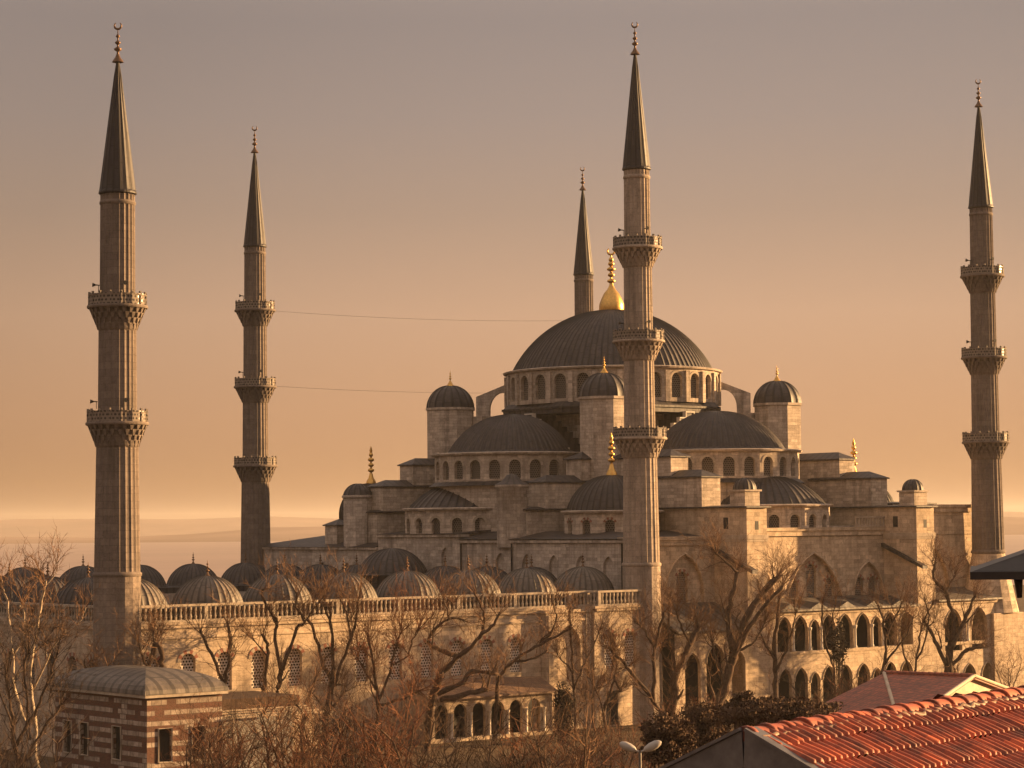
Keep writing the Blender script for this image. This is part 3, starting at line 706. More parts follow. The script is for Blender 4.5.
# stepped front buttresses and their round turrets
for (y0, tx, ty, kind) in ((20.1, 1.0, 21.6, 'cone'), (47.0, 1.3, 50.5, 'dome')):
    y1 = y0+3.0
    block('front_buttress', 1.5, 12.5, y0, y1, 17.5, 21.6, .3, .3)
    block('buttress_step', 4.6 if kind == 'cone' else 2.4, 14, y0+.1, y1-.1, 19.0, 24.6, .75)
    block('buttress_step', 10.0 if kind == 'cone' else 7.0, 16, y0+.2, y1-.2, 19.1, 27.2, .8)
    c = (tx, ty); m = MB(); m.lathe([(1.66, 17.6), (1.66, 24.0), (1.86, 24.15), (1.86, 24.4), (1.6, 24.45)] if kind == 'cone' else [(1.75, 17.4), (1.75, 23.3), (1.95, 23.45), (1.95, 23.7), (1.6, 23.75)], 8 if kind == 'dome' else 28, c, smooth=kind == 'cone')
    t = m.build('turret', 'front', H); m = MB()
    if kind == 'cone': m.lathe([(1.9, 24.4), (1.2, 24.75), (.85, 25.1), (.6, 25.45), (.02, 25.6)], 20, c, urep=12)
    else: m.dome(c, 1.75, 23.7, 1.4, 14, .06, 8)
    m.build('cap', 'lead', t)
block('stair_block', .8, 3.2, 54.2, 56.6, 17.2, 20.1, .7)
block('stair_block', 2.5, 6.0, 50.5, 54, 17.2, 19.6, .3)
block('parapet_block', 17.0, 38.5, 5.0, 9.0, 18.9, 19.6, None)
block('roof_block', 43.5, 51, 4.4, 11, 21, 22.0, .2)
# roof-edge balustrades over the side walls
m = MB()
def rail(x0, x1, Y, z, h=1.15):
    m.box(x0, x1, Y-.14, Y+.14, z, z+.14); m.box(x0, x1, Y-.16, Y+.16, z+h-.16, z+h)
    k = x0+.2
    while k < x1: m.prism((k, Y), .11, 6, z+.13, z+h-.15); k += .46
rail(34.6, 39.5, 2.15, 19.47); m.build('balustrade', 'trim', H)
m = MB(); rail(15.75, 17.3, 2.15, 19.47); m.build('balustrade', 'trim', H)

# ------------------------------------------------------------------ two-storey side galleries
def gallery(label, x0, x1, upper, lower, zroof=10.6, Y=-2.5, ztop=11.7, gables=0):
    T = thing('arcade_gallery', label, 'gallery', ((x0+x1)/2, Y, 0))
    m = MB(); hs = [arch(w_, h_, cx-x0, zb, 'pointed') for (cx, w_, zb, h_) in upper+lower]
    m.panel((x0, Y, 0), (1, 0, 0), [(0, -1), (x1-x0, -1), (x1-x0, zroof), (0, zroof)], hs, .4, (0, 1, 0))
    m.box(x0, x1, Y-.12, Y-.002, zroof-.35, zroof); 
    if upper: m.box(x0, x1, Y-.1, Y-.003, 6.05, 6.4); m.box(x0, x1, Y+.4, 2.3, 4.8, 5.1)
    for hq in hs:
        m.tube([(x0+a, Y-.02, b) for a, b in hq[2:]], .08, 5)
    o = m.build('arcade_wall', 'wallgold', T)
    m = MB()
    m.box(x0, x1, 1.6, 1.7, 0, zroof); m.build('shade_sheet', 'dark', T)  # near-black sheet paints the arcade's shade in front of the stone wall
    m = MB(); m.hexa([(x0, Y-.5, zroof+.01), (x1, Y-.5, zroof+.01), (x1, 2.35, ztop), (x0, 2.35, ztop)], [(x0, Y-.5, zroof+.2), (x1, Y-.5, zroof+.2), (x1, 2.35, ztop+.15), (x0, 2.35, ztop+.15)])
    m.build('lean_to_roof', 'leadlight', T)
    for k in range(gables):
        m = MB(); cx = x0+(k+.7)*(x1-x0)/(gables+.4)
        F = [(cx-1.5, Y-.3, zroof+.2), (cx+1.5, Y-.3, zroof+.2), (cx, Y-.3, zroof+.85)]
        a = m.vs(F+[(p[0], 2.2, max(p[2], ztop+.1)) for p in F])
        m.face((a[0], a[1], a[2])); m.face((a[1], a[4], a[5], a[2])); m.face((a[0], a[2], a[5], a[3]))
        m.build('dormer', 'lead', T)
    if upper:
        us = sorted(upper); xs = [(us[k][0]+us[k][1]/2+us[k+1][0]-us[k+1][1]/2)/2 for k in range(len(us)-1)]
        for x in xs:
            m = MB(); m.lathe([(.2, 6.45), (.2, 6.6), (.13, 6.7), (.12, 8.5), (.2, 8.65), (.24, 8.85), (.02, 8.9)], 10, (x, Y-.16)); m.build('column', 'column', T)
    return T
up = [(18.1, 2.1), (20.55, 2.25), (22.75, 1.5), (24.9, 2.25), (27.55, 2.3), (30.4, 2.3), (32.6, 1.5), (34.8, 2.25), (37.5, 2.3)]
gallery('long two-storey arcaded gallery between the two side buttresses', 15.72, 39.58, [(x, w_, 6.4, 3.75 if w_ > 2 else 3.3) for x, w_ in up], [(x, min(w_, 2.0), .2, 4.5 if w_ > 2 else 3.9) for x, w_ in up], gables=5)
gallery('tall arched gallery beside the middle minaret, behind the pollarded trees', 2.1, 12.68, [], [(4.6, 2.2, .3, 6.6), (7.9, 2.7, .3, 7.4), (11.2, 2.0, .3, 6.6)], 8.9, ztop=11.6)
gallery('arcaded gallery at the right end under the pyramid-based minaret', 42.62, 53.9, [(45.6, 3.0, 5.4, 4.8), (50.2, 2.8, 5.4, 4.8)], [(45.0, 2.2, .3, 3.6), (48.3, 2.2, .3, 3.6), (51.5, 2.2, .3, 3.6)], 11.0, ztop=12.2)

# ------------------------------------------------------------------ courtyard
CY = thing('mosque_courtyard', 'arcaded mosque courtyard with rows of small lead domes and long balustrade', 'courtyard', (-30, 35, 0))
x0 = L1X
m = MB(); wins = []
gate0, gate1 = -13.5, -7.6
def cwall(xa, xb, Y, hs):
    m.panel((xa, Y, 0), (1, 0, 0), [(0, -1), (xb-xa, -1), (xb-xa, 11.4), (0, 11.4)], hs, .4, (0, 1, 0))
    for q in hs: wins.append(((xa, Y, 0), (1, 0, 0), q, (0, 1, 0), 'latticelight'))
cs = [-57.3, -53.57, -49.85, -46.3, -42.4, -38.85, -35.1, -31.2, -27.5, -23.9, -20.3, -16.7]
cwall(x0, gate0, 0., [arch(1.5, 3.35, c-x0, 5.85) for c in cs])
cwall(gate1, -1.0, -1.2, [arch(1.5, 3.5, u-gate1, 5.8) for u in (-5.5, -2.8)])
m.box(gate1+.01, -1.01, -.9, .5, 11.2, 11.39); m.poly([(-1.0, -1.2, -1), (-1.0, 0, -1), (-1.0, 0, 11.4), (-1.0, -1.2, 11.4)])
# gate block: piers, framed blind arch
hs = [arch(3.0, 5.6, (gate1-gate0)/2, 4.6, 'pointed')]
m.panel((gate0, -.8, 0), (1, 0, 0), [(0, -1), (gate1-gate0, -1), (gate1-gate0, 11.4), (0, 11.4)], hs, .5, (0, 1, 0))
m.panel((gate0, -.3, 0), (1, 0, 0), hs[0], [], .1, (0, 1, 0))
m.poly([(gate0, 0, -1), (gate0, -.8, -1), (gate0, -.8, 11.4), (gate0, 0, 11.4)]); m.poly([(gate1, -.8, -1), (gate1, -1.2, -1), (gate1, -1.2, 11.4), (gate1, -.8, 11.4)][::-1])
for x in (gate0+.5, gate1-.5): m.box(x-.28, x+.28, -.95, -.802, 0, 11.2)
m.box(gate0+.8, gate1-.8, -.9, -.802, 10.6, 10.8)
# shaded west wall, seen left of the near minaret
hw = [arch(1.5, 3.3, 71.5-y-1.04, 5.7) for y in (4.0, 7.6, 11.5, 15.2, 19, 22.7, 26.4, 30)]
m.panel((x0, 70.46, 0), (0, -1, 0), [(0, -1), (70.46, -1), (70.46, 11.4), (0, 11.4)], hw, .4, (1, 0, 0))
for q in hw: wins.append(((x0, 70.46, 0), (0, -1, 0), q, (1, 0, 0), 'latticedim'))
m.box(x0, 0, 70.4, 71, -1, 11.4)
# cornice mouldings
m.box(x0-.2, gate0, -.2, .6, 11.404, 11.7); m.box(gate0-.2, gate1+.2, -1.0, .6, 11.404, 11.7); m.box(gate1+.21, -.9, -1.4, .6, 11.41, 11.7); m.box(x0-.3, gate1-.1, -.3, .7, 11.704, 11.95); m.box(gate1-.099, -.8, -1.5, .7, 11.704, 11.95)
m.box(x0-.2, x0+.6, .6, 70.4, 11.404, 11.7); m.box(x0-.3, x0+.7, .7, 70.6, 11.704, 11.95)
m.box(x0+.01, gate0, -.12, -.002, 10.5, 10.7)
cw = m.build('courtyard_wall', 'wallgold', CY)
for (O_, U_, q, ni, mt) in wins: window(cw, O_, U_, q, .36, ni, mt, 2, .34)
m = MB()                                                     # dark side door
m.box(-6.0, -4.6, -1.26, -1.204, .2, 3.5); m.build('door', 'dark', CY)
m = MB()
def balus(p0, p1, z=11.95, h=1.5, step=.5):
    d = Vector(p1)-Vector(p0); L = d.length; d /= L; s_ = Vector((-d.y, d.x))
    def bar(a, b, z0, z1, wd):
        q = [Vector(p0)+d*a+s_*wd, Vector(p0)+d*a-s_*wd, Vector(p0)+d*b-s_*wd, Vector(p0)+d*b+s_*wd]
        m.hexa([(v.x, v.y, z0) for v in q], [(v.x, v.y, z1) for v in q])
    bar(0, L, z+.004, z+.16, .2); bar(0, L, z+h-.2, z+h, .2)
    k = .25; i = 0
    while k < L:
        c = Vector(p0)+d*k
        if i % 14 == 0: bar(k-.18, k+.18, z+.15, z+h-.19, .17)
        else: m.lathe([(.1, z+.15), (.15, z+.4), (.08, z+.62), (.07, z+.8), (.13, z+1.0), (.11, z+h-.18)], 6, (c.x, c.y), smooth=False)
        k += step; i += 1
balus((x0+1.5, 0), (gate1+.05, 0)); m.build('balustrade', 'trim', CY)
m = MB(); balus((gate1+.2, .2), (gate1+.2, -1.2)); m.build('balustrade', 'trim', CY)
m = MB(); balus((gate1+.4, -1.2), (-.9, -1.2)); m.build('balustrade', 'trim', CY)
m = MB(); balus((x0, 1.5), (x0, 69)); m.build('balustrade', 'trim', CY)
m = MB(); m.box(x0+.3, -.05, .3, 8.4, 12.4, 13.1); m.box(x0+.3, -.05, 62, 70.2, 12.4, 13.1); m.box(x0+.3, x0+8, 8.41, 61.9, 12.4, 13.1); m.box(-8, -.05, 8.41, 61.9, 12.4, 13.1)
m.build('arcade_roof', 'lead', CY)
m = MB()                                                     # inner arcades round the court
xin = x0+8; n_ = 6; bw = (-8-xin)/n_
for (O_, U_, NI, L) in (((xin, 8.4, 0), (1, 0, 0), (0, -1, 0), -8-xin), ((xin, 62, 0), (1, 0, 0), (0, 1, 0), -8-xin), ((xin, 8.4, 0), (0, 1, 0), (-1, 0, 0), 53.6), ((-8, 8.4, 0), (0, 1, 0), (1, 0, 0), 53.6)):
    n_ = int(L/7.25); b_ = L/n_
    m.panel(O_, U_, [(0, -1), (L, -1), (L, 12.4), (0, 12.4)], [arch(b_-1.0, 8.6, (k+.5)*b_, .0, 'pointed') for k in range(n_)], .5, NI)
m.build('court_arcade', 'front', CY)
cdome = {}
def small_dome(cx, cy, R, z, rise, mat):
    key = (R, rise, mat)
    if key not in cdome:
        m = MB(); m.dome((cx, cy), R, z, rise, 30, .06, 10)
        m.lathe([(R+.22, z-.35), (R+.22, z-.05), (R-.05, z+.06)], 26, (cx, cy), urep=26)
        o = m.build('dome', mat, CY, origin=(cx, cy, z))
        m = MB(); finial_mesh(m, (cx, cy), z+rise-.1, 1.75, .2, False, 8); f = m.build('finial', 'bronze', o)
        cdome[key] = (o, f)
    else:
        o0, f0 = cdome[key]; o = o0.copy(); COL.objects.link(o); o.parent = CY; o.location = Vector((cx, cy, z))-CY.location
        f = f0.copy(); COL.objects.link(f); f.parent = o
for k in range(7): small_dome(-4.3-7.45*k, 4.1, 3.15, 13.25, 2.5, 'leadlight')
for k in range(7): small_dome(-4.3-7.45*k, 66.2, 3.15, 13.25, 2.5, 'lead')
for k in range(8): small_dome(-56.7, 4.3+7.45*k, 3.15, 13.2, 2.5, 'leadlight' if k == 0 else 'lead')
for dy in (-30.3, -22.8, -15.4, -8.2, 8.2, 15.4, 22.8, 30.3):
    if abs(dy) < 30: small_dome(-4.1, 35.2+dy, 3.1, 13.3, 2.35, 'lead')
m = MB(); m.dome((-4.1, 36.6), 4.0, 14.6, 2.95, 30, .06, 12); m.lathe([(4.2, 13.0), (4.2, 14.5), (4.35, 14.6), (4.0, 14.7)], 16, (-4.1, 36.6)); m.build('portal_dome', 'lead', CY)

# ------------------------------------------------------------------ lean-to of the washing fountains
T = thing('ablution_arcade', 'low tiled lean-to with small arches against the courtyard wall', 'arcade', (-22, -3, 0))
m = MB(); xs = [-28.4+2.25*k for k in range(6)]
m.panel((-29.6, -3.1, 0), (1, 0, 0), [(0, -.5), (14.8, -.5), (14.8, 4.0), (0, 4.0)], [arch(1.55, 3.1, x+29.6+.1, .4, 'round') for x in xs], .35, (0, 1, 0))
m.poly([(-29.6, -3.1, -.5), (-29.6, 0, -.5), (-29.6, 0, 5.3), (-29.6, -3.1, 4.0)]); m.poly([(-14.8, -3.1, -.5), (-14.8, -.8, -.5), (-14.8, -.8, 5.0), (-14.8, -3.1, 4.0)])
m.build('arcade_wall', 'wallgold', T)
m = MB(); m.hexa([(-29.9, -3.6, 3.95), (-14.4, -3.6, 3.95), (-14.4, -.82, 5.2), (-29.9, -.02, 5.6)], [(-29.9, -3.6, 4.12), (-14.4, -3.6, 4.12), (-14.4, -.82, 5.38), (-29.9, -.02, 5.78)])
m.build('lean_to_roof', 'tilepale', T)
m = MB(); m.box(-29.4, -15, -.35, -.3, 0, 4.2); m.build('shade_sheet', 'dark', T)  # near-black sheet stands in for the shade under the lean-to
for x in [x+1.23 for x in xs]:
    m = MB(); m.lathe([(.2, .4), (.13, .55), (.12, 2.3), (.2, 2.5), (.22, 2.65)], 10, (x, -3.22)); m.build('column', 'column', T)

# ------------------------------------------------------------------ striped kiosk in front of the left minaret
KX0, KX1, KY0, KY1 = -67.8, -61.0, -17.0, -2.6
T = thing('striped_kiosk', 'striped brick and stone building with curved lead roof at lower left', 'building', ((KX0+KX1)/2, (KY0+KY1)/2, 0))
m = MB(); hs = [arch(1.3, 2.6, u, 2.0, 'rect') for u in (2.1, 4.8, 9.9)]
m.panel((KX0, KY1, 0), (0, -1, 0), [(0, -1), (KY1-KY0, -1), (KY1-KY0, 7.0), (0, 7.0)], hs, .35, (1, 0, 0))
hs2 = [arch(1.2, 2.6, u, 2.0, 'rect') for u in (1.6, 4.6)]
m.panel((KX0, KY0, 0), (1, 0, 0), [(0, -1), (KX1-KX0, -1), (KX1-KX0, 7.0), (0, 7.0)], hs2, .35, (0, 1, 0))
m.box(KX0+.5, KX1, KY1-.1, KY1, -1, 7); m.box(KX1-.1, KX1, KY0+.5, KY1-.2, -1, 7)
kw = m.build('wall', 'striped', T)
for hset, O_, U_, ni in ((hs, (KX0, KY1, 0), (0, -1, 0), (1, 0, 0)), (hs2, (KX0, KY0, 0), (1, 0, 0), (0, 1, 0))):
    for q in hset:
        m = MB(); pane(m, O_, U_, q, .3, ni); m.cur = 1
        P = [Vector(O_)+Vector(U_)*a+Vector((0, 0, b))-Vector(ni)*.04 for a, b in q]
        m.tube(P+[P[0]], .09, 4); m.build('window', ['dark', 'trim'], kw)
m = MB(); m.box(KX0-.35, KX1+.35, KY0-.35, KY1+.35, 7.004, 7.22); m.build('cornice', 'trim', T)
m = MB()                                                     # cloister-vault roof, four curved faces
cx, cy = (KX0+KX1)/2, (KY0+KY1)/2; hx, hy = (KX1-KX0)/2+.4, (KY1-KY0)/2+.4
rows = []
for j in range(9):
    f = j/8; k = math.cos(f*PI/2*.98); z_ = 7.24+1.75*math.sin(f*PI/2)
    ax, ay = hx*k, 1.4+(hy-1.4)*k
    rows.append((ax, ay, z_))
for j in range(8):
    (ax, ay, za), (bx, by, zb) = rows[j], rows[j+1]
    A_ = [(-ax,-ay,za),(ax,-ay,za),(ax,ay,za),(-ax,ay,za)]; B_ = [(-bx,-by,zb),(bx,-by,zb),(bx,by,zb),(-bx,by,zb)]
    for k in range(4):
        p = [A_[k], A_[(k+1)%4], B_[(k+1)%4], B_[k]]; ud = 0 if k % 2 == 0 else 1
        m.poly([(cx+q[0], cy+q[1], q[2]) for q in p], [(q[ud]*.85, 1.2*j if n_ < 2 else 1.2*(j+1)) if False else (q[ud]*.85, q[2]*1.4) for q in p], True)
m.build('roof', 'leadlight', T)
for k in (3,):
    m = MB(); m.tube([(cx-.4, KY0-.3, 7.3), (cx, cy-2, 9.0)], .06, 5); m.build('hip_seam', 'leadlight', T)
# low annexe with flat roof and pergola slats right of the kiosk
T = thing('timber_annexe', 'low flat-roofed annexe with timber slats beside the striped building', 'annexe', (-54.5, -12.5, 0))
m = MB(); m.box(-60.2, -52.4, -14.2, -8.0, -1, 5.4); m.build('wall', 'greywall', T)
m = MB(); m.box(-60.25, -52.0, -14.6, -7.8, 5.41, 6.3); m.build('roof', 'bark', T)
for k in range(4):
    m = MB(); m.box(-60.5, -51.5, -17.4+.8*k, -17.25+.8*k, 5.0+.12*k, 5.12+.12*k); m.build('slat', 'barkpale', T)
for x in (-60.2, -56, -51.8):
    m = MB(); m.box(x-.08, x+.08, -17.4, -17.24, -1, 4.99); m.build('post', 'barkpale', T)

# ------------------------------------------------------------------ wires strung between the minarets
for (za, zb, lab) in ((47.3, 48.6, 'upper thin wire strung from the distant left minaret to the hidden one'), (37.8, 38.6, 'lower thin wire strung from the distant left minaret towards the great dome')):
    m = MB(); m.tube([(1.5+(LX-3)*k/16, LY, za+(zb-za)*k/16-1.0*4*(k/16)*(1-k/16)*.5) for k in range(17)], .016, 4); tag(m.build('cable', 'iron'), lab, 'wire')

# ------------------------------------------------------------------ near roofs at lower right
S = at(746, 733, 25.0); dR = (RT*.6+Vector((FW.x, FW.y, 0)).normalized()*.8).normalized(); eD = Vector((dR.y, -dR.x, 0))   # ridge direction, downhill direction
PITCH = math.radians(25); eS = eD*math.cos(PITCH)+Vector((0, 0, -math.sin(PITCH))); eB = -eD*math.cos(PITCH)+Vector((0, 0, -math.sin(PITCH)))
nS = dR.cross(eS); nS = nS if nS.z > 0 else -nS
T = thing('tiled_house', 'near house with bright terracotta roof and grey gable boards', 'house', (S.x+dR.x*6, S.y+dR.y*6, 0))
LEN = 13.0
m = MB(); ds = .02; ns = int(LEN/ds); nc = 14; th = .42
for cidx in range(nc):
    rowv = []
    for (t_, lift) in ((cidx*th, .0), (cidx*th+th*.5, .03), ((cidx+1)*th-.01, .046), ((cidx+1)*th+.012, .012)):
        pts = []
        for k in range(ns+1):
            s_ = k*ds; ph = (s_ % .145)/.145
            rib = .062*max(0., math.cos((ph-.5)*1.5*PI))**.45
            ti = int(s_/.25); hv_ = math.sin(ti*12.9898+cidx*78.233)*43758.5453; hv_ -= math.floor(hv_); hv2 = math.sin(ti*39.3+cidx*11.7)*24634.63; hv2 -= math.floor(hv2)
            wob = .012*math.sin(s_*2.3+cidx*1.7)+(hv_-.5)*.035
            pts.append(S+dR*s_+eS*(t_+wob)+nS*(rib+lift*(.5+.5*hv2)+.012*math.sin(s_*.9+t_*1.3)+(hv2-.5)*.014))
        rowv.append((m.vs(pts), t_))
    for (a, ta), (b, tb) in zip(rowv[:-1], rowv[1:]):
        for k in range(ns): m.face((a[k], b[k], b[k+1], a[k+1]), ((k*ds, -ta), (k*ds, -tb), ((k+1)*ds, -tb), ((k+1)*ds, -ta)), True)
m.build('tiled_roof', 'tile', T)
m = MB()                                                     # hidden back slope and walls
a0 = S-nS*.03; m.poly([a0, a0+dR*LEN, a0+dR*LEN+eB*5.2, a0+eB*5.2]); m.build('rear_roof', 'tile', T)
m = MB(); b0 = S+dR*.25
for hz in (0,):
    f = [b0+eS*4.6, b0-Vector((0, 0, .12)), b0+eB*4.6]; lo = [Vector((p.x, p.y, -1)) for p in (f[0], f[2])]
    g1 = [f[0]-Vector((0, 0, .15)), f[1], f[2]-Vector((0, 0, .15)), lo[1], lo[0]]
    m.poly(g1); m.poly([p+dR*(LEN-.5) for p in g1][::-1])
    for k in (2, 4): m.poly([g1[k], g1[k]+dR*(LEN-.5), g1[(k+1) % 5]+dR*(LEN-.5), g1[(k+1) % 5]])
    m.poly([g1[3], g1[4], g1[4]+dR*(LEN-.5), g1[3]+dR*(LEN-.5)])
m.build('wall', 'plaster', T)
for (e_, nm) in ((eS, 'fascia_board'), (eB, 'fascia_board')):   # grey boards under both verges
    m = MB(); q0 = S-dR*.06-Vector((0, 0, .02)); dn = Vector((0, 0, -.34))
    nn = dR.cross(e_); nn = nn if nn.z > 0 else -nn
    F = [q0+nn*.05, q0+e_*5.1+nn*.05, q0+e_*5.1+dn, q0+dn]; Bk = [p+dR*.1 for p in F]
    m.poly(F); m.poly(Bk[::-1])
    for k in range(4): m.poly([F[k], F[(k+1) % 4], Bk[(k+1) % 4], Bk[k]])
    C_ = [q0+nn*.055-dR*.03, q0+e_*5.1+nn*.055-dR*.03, q0+e_*5.1+nn*.055+dR*.22, q0+nn*.055+dR*.22]
    m.hexa(C_, [p+nn*.035 for p in C_])
    for k in (1.2, 2.9): m.tube([q0+e_*k+nn*.03-dR*.01, q0+e_*k+dn*.98-dR*.01], .02, 4)
    m.build(nm, 'fascia', T)
tl = .395; rnd = random.Random(4)
nrt = int(LEN/tl)
for k in range(nrt):                                         # half-round ridge tiles, each overlapping the next
    m = MB(); off = k*tl; n = 10
    up_ = Vector((0, 0, 1)); sc_ = 1+rnd.uniform(-.05, .05); tilt = rnd.uniform(-.012, .012)
    prof = [(-.03, .132), (.035, .138), (.045, .120), (.3, .116), (tl+.03, .110)]
    rws = []
    for (s_, r_) in prof:
        rws.append(m.vs([S+dR*(off+s_)+up_*(-.055+tilt*s_)+(eD*math.cos(a)*-1.25+up_*math.sin(a))*r_*sc_ for a in [PI*(-.08+1.16*i/n) for i in range(n+1)]]))
    for (a, b) in zip(rws[:-1], rws[1:]):
        for i in range(n): m.face((a[i], a[i+1], b[i+1], b[i]), ((off+.01, .05), (off+.02, .05), (off+.02, .06), (off+.01, .06)), True)
    m.face(rws[0][::-1])
    m.build('ridge_tile', 'tile', T)
m = MB()                                                     # mortar bedding under the ridge
for sgn in (1,):
    pts = [S+dR*(k*.1)+eS*(.2+.03*math.sin(k*1.9)+.02*math.sin(k*4.3))+nS*(.045+.012*math.sin(k*2.7)) for k in range(int(LEN/.1))]
    m.tube(pts, [.032+.014*math.sin(k*3.1) for k in range(len(pts))], 6)
m.build('mortar_bed', 'tilepale', T)
# dark tiled roof behind it at the right edge
def tiled_house(label, P, d, L, wd, ridge_z, pitch, mat, wall='plaster', corr=.22, drop=9.):
    T = thing('tiled_house', label, 'house', (P.x, P.y, 0), None)
    e = Vector((d.y, -d.x, 0)); m = MB(); ns = int(L/corr)*4
    for sg in (1, -1):
        rows = []
        hh = wd*math.tan(pitch)
        for j in range(9):
            f = j/8
            rows.append(m.vs([P+d*(L*k/ns)+e*(sg*wd*f)+Vector((0, 0, -hh*f+(.045 if k % 4 < 2 else 0)+.02*math.sin(k*.7+j))) for k in range(ns+1)]))
        for a, b in zip(rows[:-1], rows[1:]):
            j = rows.index(a)
            for k in range(ns): m.face((a[k], b[k], b[k+1], a[k+1]) if sg > 0 else (a[k+1], b[k+1], b[k], a[k]), ((L*k/ns, -j*wd/8), (L*k/ns, -(j+1)*wd/8), (L*(k+1)/ns, -(j+1)*wd/8), (L*(k+1)/ns, -j*wd/8)), False)
    m.build('tiled_roof', mat, T)
    m = MB(); w2 = wd*.93; h2 = w2*math.tan(pitch)
    g1 = [P+e*w2+Vector((0, 0, -h2-.1)), P+Vector((0, 0, -.1)), P-e*w2+Vector((0, 0, -h2-.1))]; g1 += [Vector((g1[2].x, g1[2].y, -1)), Vector((g1[0].x, g1[0].y, -1))]
    g1 = [p+d*.15 for p in g1]
    m.poly(g1); g2 = [p+d*(L-.3) for p in g1]; m.poly(g2[::-1])
    for k in (2, 4): m.poly([g1[k], g2[k], g2[(k+1) % 5], g1[(k+1) % 5]])
    m.build('wall', wall, T)
    m = MB()
    for k in range(int(L/.42)):
        o = P+d*(k*.42)+Vector((0, 0, .02)); m.tube([o, o+d*.06, o+d*.44], [.17, .15, .11], 8)
    m.build('ridge_tiles', mat, T)
    for sg in (1, -1):
        m = MB(); q = P+Vector((0, 0, .03)); m.tube([q, q+e*sg*wd+Vector((0, 0, -wd*math.tan(pitch)))], .07, 5); m.build('verge', 'plaster' if wall == 'plaster' else mat, T)
    return T
F2 = Vector((FW.x, FW.y, 0)).normalized()
tiled_house('dark tiled roof rising behind the bright terracotta one at right edge', at(940, 706, 36), (RT*.78+F2*.62).normalized(), 9, 4.5, 0, math.radians(28), 'tileold', 'greywall')
# middle-distance brown roofs below the gallery
T = thing('tiled_house', 'low brown tiled house with pale cream gable below the right gallery', 'house', tuple(at(940, 690, 110).xy)+(0,))
def plate(mb, pts, dz):
    """a sloping roof sheet with a small thickness"""
    Pt = [Vector(p) for p in pts]; nn = (Pt[1]-Pt[0]).cross(Pt[2]-Pt[0])
    if nn.z < 0: Pt = Pt[::-1]
    mb.hexa([p-Vector((0, 0, dz)) for p in Pt], Pt)
ra, rb = at(884, 673, 114), at(974, 671, 111); rb.z = ra.z
g0, g1 = at(930, 707, 106.5), at(1012, 692, 114)
l0, l1 = at(896, 714, 106), at(796, 717, 112)
m = MB(); plate(m, [ra, rb, g0, l0], .12); plate(m, [ra, l0, l1], .12)
bk = [Vector((2*ra.x-l0.x, 2*ra.y-l0.y, l0.z)), Vector((2*rb.x-g0.x, 2*rb.y-g0.y, g0.z))]
plate(m, [rb, ra, bk[0], bk[1]], .12); plate(m, [ra, l1, bk[0]], .12)
m.build('tiled_roof', 'tileold', T)
m = MB(); e1 = bk[1]; down = lambda p: Vector((p.x, p.y, -1))
ins = (ra-rb).normalized()*.25
w_ = [g0+ins-Vector((0, 0, .13)), rb+ins-Vector((0, 0, .13)), e1+ins-Vector((0, 0, .13))]
m.poly([w_[0], w_[1], w_[2], down(w_[2]), down(w_[0])])
l0i = l0+(ra-l0)*.08-Vector((0, 0, .1)); l1i = l1+(ra-l1)*.08-Vector((0, 0, .1)); bki = bk[0]+(ra-bk[0])*.08-Vector((0, 0, .1))
rg = [w_[0], l0i, l1i, bki, w_[2]]
for k in range(4): m.poly([rg[k], rg[k+1], down(rg[k+1]), down(rg[k])])
m.build('wall', 'plaster', T)
for p, q_ in ((ra, rb),):
    m = MB(); n_ = 14
    for k in range(n_): m.tube([p.lerp(q_, k/n_), p.lerp(q_, (k+1.1)/n_)], [.15, .12], 8)
    m.build('ridge_tiles', 'tileold', T)
for p, q_ in ((rb, g0), (rb, e1), (ra, l0)):
    m = MB(); m.tube([p+Vector((0, 0, .03)), q_+Vector((0, 0, .03))], .09, 5); m.build('verge', 'plaster', T)
# dark metal eave at the right edge: a low hipped pavilion whose body lies outside the frame
E0 = at(970, 573, 45); T = thing('metal_pavilion', 'dark metal hipped eave reaching in from the right edge', 'pavilion', (E0.x+RT.x*4, E0.y+RT.y*4, 0))
q = lambda a, b, z: E0+RT*a+F2*b+Vector((0, 0, z))
m = MB(); m.hexa([q(0, 0, -.13), q(7, -2.0, -.13), q(8.5, 4.5, -.13), q(1.2, 6, -.13)], [q(0, 0, .02), q(7, -2.0, .02), q(8.5, 4.5, .02), q(1.2, 6, .02)])
m.hexa([q(.05, 0.1, .025), q(7, -1.9, .025), q(8.4, 4.4, .025), q(1.3, 5.9, .025)], [q(4.0, 1.5, 1.25), q(4.6, 1.4, 1.25), q(4.9, 2.6, 1.25), q(4.2, 2.8, 1.25)])
for k in (.35, .7, 1.05): m.tube([q(k*3, -k*.85, .03), q(k*1.4+2.4, .9, .8)], .03, 5)
m.build('roof', 'iron', T)
m = MB(); m.hexa([q(1.7, .5, -19), q(6.5, -1, -19), q(7.6, 3.6, -19), q(2.4, 4.6, -19)], [q(1.7, .5, -.14), q(6.5, -1, -.14), q(7.6, 3.6, -.14), q(2.4, 4.6, -.14)])
m.build('wall', 'greywall', T)
m = MB(); m.tube([q(1.0, .3, -.13), q(1.02, .3, -.5)], [.09, .05], 6, True); m.build('bracket', 'iron', T)
